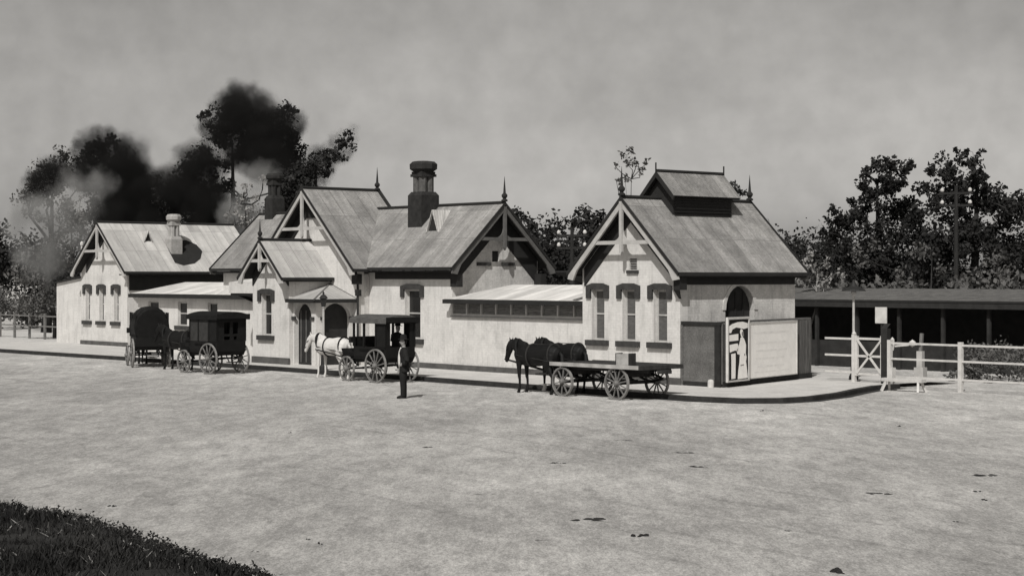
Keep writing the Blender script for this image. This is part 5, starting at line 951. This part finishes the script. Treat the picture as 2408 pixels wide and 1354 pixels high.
def leaf_mesh(blobs, n_per, size, seed, flat_=.85):
    r = np.random.default_rng(seed); V = []; 
    for (x, y, z, rad) in blobs:
        n = int(n_per*rad*rad/size**2*.12)+12
        # small sub-clumps inside the blob give an uneven outline
        k = max(4, int(6*rad)); sub = r.normal(size=(k, 3)); sub /= np.linalg.norm(sub, axis=1)[:, None]; sub *= r.uniform(.2, .85, (k, 1))*rad; sub[:, 2] *= flat_
        idx = r.integers(0, k, n); d = r.normal(size=(n, 3)); d /= np.linalg.norm(d, axis=1)[:, None]; d *= (r.uniform(0, 1, (n, 1))**.5)*rad*r.uniform(.38, .78, (k, 1))[idx]
        c_ = sub[idx]+d+np.array([x, y, z])
        a = r.normal(size=(n, 3)); a /= np.linalg.norm(a, axis=1)[:, None]; b = np.cross(a, r.normal(size=(n, 3))); b /= np.linalg.norm(b, axis=1)[:, None]
        s = size*r.uniform(.5, 1.2, (n, 1))
        V.append(np.stack([c_-a*s*.6, c_+b*s*.36, c_+a*s*.6, c_-b*s*.36], 1))
    V = np.concatenate(V); return V.reshape(-1, 3)
def quads(name, V, m, parent=None):
    n = len(V)//4; me = bpy.data.meshes.new(name); me.vertices.add(len(V)); me.vertices.foreach_set('co', V.astype(np.float32).ravel())
    me.loops.add(n*4); me.loops.foreach_set('vertex_index', np.arange(n*4, dtype=np.int32)); me.polygons.add(n); me.polygons.foreach_set('loop_start', np.arange(0, n*4, 4, dtype=np.int32)); me.polygons.foreach_set('loop_total', np.full(n, 4, np.int32))
    me.update(); me.validate(); me.materials.append(M[m]); o = bpy.data.objects.new(name, me); C.objects.link(o); o.parent = parent; return o
def tree(key, name, label, leaf, size=.2, dens=150, bark='bark', group=None, limbs=8, cat='tree', tr=.28):
    (bx_, by_), bl = TREES[key]
    t = thing(name, label, cat, (bx_, by_, RD), 0, group)
    top = max(b[2] for b in bl); zlow = min(b[2] for b in bl); rr = random.Random(hash(key) % 1000 if 0 else sum(map(ord, key)))
    loc = [(x-bx_, y-by_, z-RD, r) for x, y, z, r in bl]
    q = MB(); cx = sum(b[0] for b in loc)/len(loc); cy = sum(b[1] for b in loc)/len(loc); hf = max(1.2, (top-RD)*.5)
    path = [(0, 0, 0, tr*1.3), (cx*.2+.1, cy*.2, hf*.35, tr), (cx*.5-.1, cy*.5, hf*.7, tr*.8), (cx*.8, cy*.8, hf, tr*.6), (cx, cy, (top-RD)*.85, tr*.2)]
    q.tube(path, 8, side=(1, 0, 0))
    nodes = [(p[0], p[1], p[2], tr*.5) for p in path[1:]]
    for b in sorted(loc, key=lambda b: b[2]):      # each limb grows from the nearest lower fork
        c_ = [p for p in nodes if p[2] < b[2]-.15] or nodes[:1]
        p = min(c_, key=lambda p: math.dist(p[:3], b[:3])); w = p[3]*.72
        if w < .012: w = .012
        m_ = [(p[i]+b[i])/2+rr.uniform(-.18, .18) for i in range(3)]
        q.tube([(p[0], p[1], p[2], p[3]*.8), (*m_, w*.9), (b[0], b[1], b[2], w*.6)], 6); nodes.append((b[0], b[1], b[2], w))
    q.build('trunk', bark, t, smooth=True)
    V = leaf_mesh(loc, dens, size, sum(map(ord, key))); quads('crown', V, leaf, t)
    return t
tree('R1', 'gum_tree', 'spreading dark gum tree with sky showing through, just right of the pavilion roof', 'leaf_dark')
tree('R2', 'gum_tree', 'tallest dark gum tree, behind the rail fence at the right edge', 'leaf_dark')
tree('M1', 'tree', 'dark rounded tree rising behind the right gable of the main block', 'leaf_dark')
tree('M2', 'tree', 'dark tree standing behind the left eave of the corner pavilion', 'leaf_dark')
tree('S1', 'sparse_tree', 'very sparse tree top showing above the front finial of the corner pavilion', 'leaf_mid', .16, 22, tr=.06)
tree('S2', 'tree', 'small dark tree top peeping out beside the roof ventilator', 'leaf_dark', .2)
tree('P1', 'pale_shrub', 'pale twiggy shrub by the right corner of the pavilion', 'leaf_pale', .16, 60, 'bark_pale', tr=.06, cat='shrub')
tree('P2', 'shrub', 'grey sunlit saplings between the two tall dark gum trees', 'leaf_mid', .18, 60, tr=.08, cat='saplings')
tree('L1', 'large_tree', 'big dark rounded tree behind the left pavilion roof', 'leaf_dark', .20)
tree('L2', 'tree', 'ragged grey tree at the far left edge of the row', 'leaf_mid', .2, 80)
tree('L3', 'large_tree', 'tallest dark tree with a broad ragged top, left of the chimneys', 'leaf_dark', .19, 130)
tree('L4', 'tree', 'dark tree with a long side branch reaching right behind the large gable', 'leaf_dark', .19, 110)
tree('L5', 'shrub', 'tangled grey bushes beyond the far left end of the station', 'leaf_mid', .2, 60, tr=.1, cat='bushes')
tree('L6', 'pale_tree', 'faded pale tree in front of the dark one behind the left pavilion', 'leaf_pale', .18, 40, tr=.14)
tree('L7', 'pale_tree', 'pale thin foliage tree between the dark trees behind the left roofs', 'leaf_pale', .17, 26, tr=.14)
# far off wood closing the horizon
bl = []; r_ = random.Random(2)
for i in range(150):
    a = R(-6+112*i/150)+r_.uniform(-.01, .01); d = r_.uniform(190, 230); dx = -math.sin(a); dy = math.cos(a)
    hh = 4.5+2.2*math.sin(i*.21)+1.6*math.sin(i*.53+1)
    x = 39.85+dx*d; y = -40.99+dy*d
    bl.append((x, y, hh*.55, 4.2)); bl.append((x+r_.uniform(-3, 3), y-3, hh*.95+r_.uniform(-1, 1), r_.uniform(2, 3.4)))
V = leaf_mesh(bl, 120, .45, 5); tag(quads('distant_wood', V, 'leaf_dark'), 'dark line of distant woodland closing the horizon behind the station', 'woodland', kind='stuff')
V = leaf_mesh(bl_yard, 60, .13, 4); tag(quads('undergrowth', V, 'leaf_mid'), 'grey weeds and bushes behind the long rail fence', 'scrub', kind='stuff')
# low scrub beyond the yard at the right and behind the shelter
bl = [(r_.uniform(-34, 22), r_.uniform(19, 27), r_.uniform(.4, 2.6), r_.uniform(.7, 1.3)) for _ in range(150)]
V = leaf_mesh(bl, 120, .26, 9); tag(quads('undergrowth', V, 'leaf_mid'), 'low tangled scrub growing behind the platform shelter', 'scrub', kind='stuff')
bl = [(r_.uniform(-80, -46), r_.uniform(11, 22), r_.uniform(.2, 2.2), r_.uniform(.6, 1.2)) for _ in range(90)]
V = leaf_mesh(bl, 90, .26, 9); tag(quads('undergrowth', V, 'leaf_mid'), 'low grey scrub beyond the annexe of the left pavilion', 'scrub', kind='stuff')


# ================================================================ smoke and steam drifting behind the left roofs (locomotive standing out of sight)
def smoke(name, label, blobs, dens, col, aniso, detail, seed):
    lo = [min(b[i]-b[3]*1.5 for b in blobs) for i in range(3)]; hi = [max(b[i]+b[3]*1.5 for b in blobs) for i in range(3)]
    lo[2] = max(lo[2], .3)
    q = MB(); q.box(lo, hi); m = bpy.data.materials.new(name); m.use_nodes = True; n = m.node_tree.nodes; l = m.node_tree.links
    n.remove(n['Principled BSDF']); pv = n.new('ShaderNodeVolumePrincipled'); l.new(pv.outputs[0], n['Material Output'].inputs['Volume'])
    pv.inputs['Color'].default_value = (*col, 1); pv.inputs['Anisotropy'].default_value = aniso
    g = n.new('ShaderNodeNewGeometry'); nz_ = n.new('ShaderNodeTexNoise'); nz_.inputs['Scale'].default_value = .55; nz_.inputs['Detail'].default_value = detail; nz_.inputs['Roughness'].default_value = .62
    mp_ = n.new('ShaderNodeMapping'); mp_.inputs['Location'].default_value = (seed, 0, 0); l.new(g.outputs['Position'], mp_.inputs[0]); l.new(mp_.outputs[0], nz_.inputs[0])
    w = n.new('ShaderNodeVectorMath'); w.operation = 'MULTIPLY_ADD'; w.inputs[1].default_value = (2.6, 2.6, 2.6); l.new(nz_.outputs['Color'], w.inputs[0])
    o_ = n.new('ShaderNodeVectorMath'); o_.operation = 'SUBTRACT'; o_.inputs[1].default_value = (1.3, 1.3, 1.3); l.new(g.outputs['Position'], o_.inputs[0]); l.new(o_.outputs[0], w.inputs[2])
    last = None
    for x, y, z, r in blobs:
        d = n.new('ShaderNodeVectorMath'); d.operation = 'DISTANCE'; d.inputs[1].default_value = (x, y, z); l.new(w.outputs[0], d.inputs[0])
        a = n.new('ShaderNodeMapRange'); a.interpolation_type = 'SMOOTHSTEP'; a.inputs[1].default_value = r*1.3; a.inputs[2].default_value = r*.6; a.inputs[3].default_value = 0; a.inputs[4].default_value = 1; l.new(d.outputs['Value'], a.inputs[0])
        if last is None: last = a.outputs[0]
        else: k = n.new('ShaderNodeMath'); k.operation = 'MAXIMUM'; l.new(last, k.inputs[0]); l.new(a.outputs[0], k.inputs[1]); last = k.outputs[0]
    q2 = n.new('ShaderNodeMapRange'); q2.inputs[1].default_value = .33; q2.inputs[2].default_value = .6; q2.inputs[3].default_value = .05; q2.inputs[4].default_value = 1.3; l.new(nz_.outputs[0], q2.inputs[0])
    k = n.new('ShaderNodeMath'); k.operation = 'MULTIPLY'; l.new(last, k.inputs[0]); l.new(q2.outputs[0], k.inputs[1])
    k2 = n.new('ShaderNodeMath'); k2.operation = 'MULTIPLY'; k2.inputs[1].default_value = dens; l.new(k.outputs[0], k2.inputs[0]); l.new(k2.outputs[0], pv.inputs['Density'])
    m.cycles.volume_step_rate = 1.0
    return tag(q.build(name, m), label, 'smoke', kind='stuff')
smoke('dark_smoke', 'billowing dark smoke drifting over the left roofs and chimneys', [(-46.83, 13.02, 12.39, 1.42), (-45.6, 14.46, 11.68, 1.42), (-45.14, 15.0, 12.03, 1.06), (-47.75, 11.94, 11.68, 0.95), (-45.6, 14.46, 10.02, 1.47), (-46.83, 13.02, 10.73, 1.18), (-48.21, 11.4, 9.55, 1.42), (-48.83, 10.68, 8.37, 1.42), (-44.68, 15.54, 8.84, 1.3), (-43.91, 16.43, 9.67, 0.95), (-43.29, 17.15, 10.5, 0.8), (-42.86, 17.66, 11.09, 0.52), (-48.06, 11.58, 7.42, 1.66), (-46.83, 13.02, 6.24, 1.42), (-47.14, 12.66, 12.86, 0.71), (-46.21, 13.74, 12.86, 0.95), (-54.63, 8.51, 10.46, 1.27), (-53.68, 9.62, 9.49, 1.61), (-52.89, 10.55, 8.27, 1.56), (-52.57, 10.92, 6.57, 1.46), (-54.94, 8.14, 9.25, 1.07), (-56.21, 6.66, 9.49, 0.97), (-56.84, 5.92, 8.76, 0.83), (-57.0, 5.73, 7.78, 0.58), (-53.83, 9.43, 7.05, 1.46)], 2.2, (.035, .034, .033), .0, 4, 0)
smoke('pale_steam', 'pale steam drifting low among the dark trees at the left', [(-49.89, 3.28, 6.35, 1.59), (-49.01, 4.31, 7.49, 1.36), (-50.19, 2.93, 4.54, 1.36), (-48.27, 5.18, 8.17, 0.91), (-50.78, 2.24, 6.35, 1.14), (-48.71, 4.66, 5.44, 1.14), (-42.95, 11.4, 7.94, 1.04), (-42.51, 11.91, 8.62, 0.91), (-43.4, 10.88, 6.81, 1.0), (-42.66, 11.74, 5.9, 1.14)], .5, (.85, .84, .82), .2, 4, 9)

# far left yard fence
FL = thing('yard_fence', 'pale post and rail fence beyond the left end of the station', 'fence', (-66, 3.6, 0))
rails(FL, 0, 18.6, (1.25, .7), .07, 0, 'trim_grey')
for k in range(11): q = MB(); q.box((k*1.85-.07, -.05, -.1), (k*1.85+.07, .05, 1.4)); q.build('post', 'trim_grey', FL)

# ================================================================ grass bank and clods in the foreground
edge = [(4, -33.5), (9, -30.3), (12.6, -29.0), (14.0, -28.75), (15.5, -28.55), (17.4, -28.8), (19.2, -29.1), (20.7, -29.2), (21.9, -29.4), (24, -29.9), (28, -31.5), (34, -36), (36, -46)]
def inside(x, y):
    for i in range(len(edge)-1):
        if edge[i][0] <= x <= edge[i+1][0]:
            t_ = (x-edge[i][0])/(edge[i+1][0]-edge[i][0]); e = edge[i][1]*(1-t_)+edge[i+1][1]*t_; return e-y
    return -1
n = 60; q = MB(); P_ = {}
for i in range(n+1):
    for j in range(n+1):
        x = 4+32*i/n; k = inside(min(x, 35.99), 0); e = k; t_ = j/n; y = (e)-(e+46)*t_**1.6
        dpt = e-y; P_[i, j] = (x, y, RD-.03+.20*(1-math.exp(-dpt*1.2))+.05*math.sin(x*2.1+y)*min(1, dpt)+.03*math.sin(x*5.3-y*3.1)*min(1, dpt))
for i in range(n):
    for j in range(n): q.quad([P_[i, j], P_[i+1, j], P_[i+1, j+1], P_[i, j+1]])
tag(q.build('grass_bank', 'grass_leaf', smooth=True), kind='structure')
N = 52000; xs = rng.uniform(11, 27, N); us = rng.random(N); keep = []
for x, u_ in zip(xs, us):
    e = inside(x, 0); e += .12*math.sin(x*3.3)+.08*math.sin(x*7.3)+.07*math.sin(x*17.1)+.06*math.sin(x*31)
    dd = u_*5.5-.05+(0 if rng.random() < .96 else -rng.exponential(.22)); y = e-dd
    if math.sin(x*1.9+1)*math.sin(y*2.7)+.5*math.sin(x*5.1-y*4) > .75 and rng.random() < .8: continue
    z = RD-.03+.20*(1-math.exp(-max(dd, 0)*1.2)); keep.append((x, y, z, min(1, .35+dd)))
kp = np.array(keep); n_ = len(kp); a = rng.uniform(0, 2*PI, n_); hgt = rng.uniform(.035, .13, n_)*kp[:, 3]; w_ = rng.uniform(.008, .018, n_)
ln = rng.normal(0, .05, (n_, 2)); base = kp[:, :3]; sd = np.stack([np.cos(a), np.sin(a), np.zeros(n_)], 1)*w_[:, None]
tip = base+np.concatenate([ln, hgt[:, None]], 1); mid = (base+tip)/2+np.concatenate([-ln*.15, hgt[:, None]*.1], 1)
V = np.stack([base-sd, base+sd, tip+sd*.15, tip-sd*.15], 1).reshape(-1, 3)
tag(quads('grass', V, 'grass_leaf'), 'dark rough grass covering the bank in the foreground', 'grass', kind='stuff')
K_ = rng.random(n_) < .012; Vp = V.reshape(-1, 4, 3)[K_].copy(); Vp[:, :, 2] += .015; Vp[:, :, :2] = (Vp[:, :, :2]-Vp[:, :1, :2])*1.8+Vp[:, :1, :2]
tag(quads('dry_grass', Vp.reshape(-1, 3), 'leaf_pale'), 'pale dry stalks flecking the dark grass bank', 'dry grass', kind='stuff')
bl = [(x, inside(x, 0)-abs(r_.gauss(0, .12)), RD+.02, r_.uniform(.05, .16)) for x in [r_.uniform(12, 25) for _ in range(260)]]
V = leaf_mesh(bl, 10, .045, 3); tag(quads('weeds', V, 'grass_leaf'), 'low dark weeds fringing the edge of the grass bank', 'weeds', kind='stuff')
def clod(x, y, sx, sy, h, ang, label, seed, group=None, name='clod'):
    r = random.Random(seed); q = MB()
    h *= .75
    for k in range(9 if sx > .12 else 5):
        a, b = r.uniform(-sx, sx)*.9, r.uniform(-sx, sx)*.8; s = r.uniform(.25, .8)
        q.lathe((a, b, -.01), [(sx*.5*s, 0), (sx*.52*s, h*.4*s), (sx*.3*s, h*.85*s), (.005, h*s)], 9)
    for i, v in enumerate(q.v): q.v[i] = (v[0]*(1+r.uniform(-.18, .18)), v[1]*sy/sx*(1+r.uniform(-.18, .18)), v[2]*(1+r.uniform(-.2, .2)))
    o = q.build(name, 'clod', smooth=False); o.location = (x, y, RD); o.rotation_euler = (0, 0, ang); tag(o, label, 'clod', group); return o
vw = math.atan2(.7605, .6498)
big = [((14.7, -27.58), .07, .07, .05, 'round dark clod lying above the left end of the grass bank'),
       ((20.02, -27.36), .035, .05, .05, 'larger of two round dark clods close together near the bottom'),
       ((19.6, -27.26), .028, .04, .04, 'smaller of two round dark clods close together near the bottom'),
       ((20.02, -28.38), .05, .05, .03, 'small flat clod beside the right tip of the grass bank'),
       ((20.55, -23.1), .20, .09, .05, 'long dark ridge of dung, the longest dark mark on the road'),
       ((22.25, -23.67), .085, .08, .06, 'dark dung heap just right of and below the longest dark ridge'),
       ((5.47, -18.19), .03, .05, .05, 'tiny dark clod on the open road below the pale horse'),
       ((10.25, -17.94), .12, .07, .03, 'flat dark clod on the road below the standing man'),
       ((14.33, -18.04), .10, .07, .04, 'dark clod nearest the middle of the road, with crumbs to its right'),
       ((11.74, -13.8), .15, .06, .03, 'thin dark scrap on the road below the dray wheels'),
       ((14.47, -14.82), .15, .06, .03, 'slanting dark scrap on the road below the dark screen'),
       ((16.62, -16.54), .14, .08, .04, 'crumbling dark clod with a faint trail at its right'),
       ((21.31, -17.33), .15, .08, .04, 'long dark clod on the road below the white gate'),
       ((20.89, -13.75), .18, .08, .05, 'flat dark clod nearest the right edge of the road'),
       ((22.19, -15.85), .06, .06, .04, 'upper of two small clods near the right edge'),
       ((22.88, -16.78), .07, .06, .04, 'lower of two small clods near the right edge'),
       ((24.12, -19.17), .06, .10, .03, 'faint oval clod near the lower right'),
       ((25.95, -24.0), .09, .08, .09, 'ragged dark clump on the bottom edge of the picture'),
       ((7.95, -5.11), .06, .08, .05, 'round dark stone just in front of the kerb near the corner'),
       ((13.31, -6.33), .06, .08, .05, 'small round stone on the road below the dark gate post'),
       ((17.2, -22.2), .14, .06, .02, 'thin dark streak of dung left of the longest ridge'),
       ((23.2, -21.72), .05, .05, .03, 'small faint clod right of the dung heap'),
       ((21.6, -25.0), .15, .05, .02, 'faint flat streak below the longest dark ridge')]
for i, (p, sx, sy, h, lab) in enumerate(big): clod(p[0], p[1], sx*1.25, sy*1.5, h*1.2, vw+r_.uniform(-.2, .2), lab, i)
c0 = None
for i in range(190):
    x = r_.uniform(-20, 27); y = r_.uniform(-26, -8)
    if inside(x, y) > -1.5 and x > 8: continue
    if c0 is None: c0 = clod(x, y, .022, .022, .02, 0, 'tiny dark pebble scattered on the pale dirt road', 77, 'tiny pebbles on the road', 'pebble'); c0['category'] = 'pebble'; o = c0
    else: o = c0.copy(); C.objects.link(o)
    s = r_.uniform(.6, 1.5); o.location = (x, y, RD); o.scale = (s*r_.uniform(.8, 1.8), s, s*.8); o.rotation_euler = (0, 0, r_.uniform(0, 6))
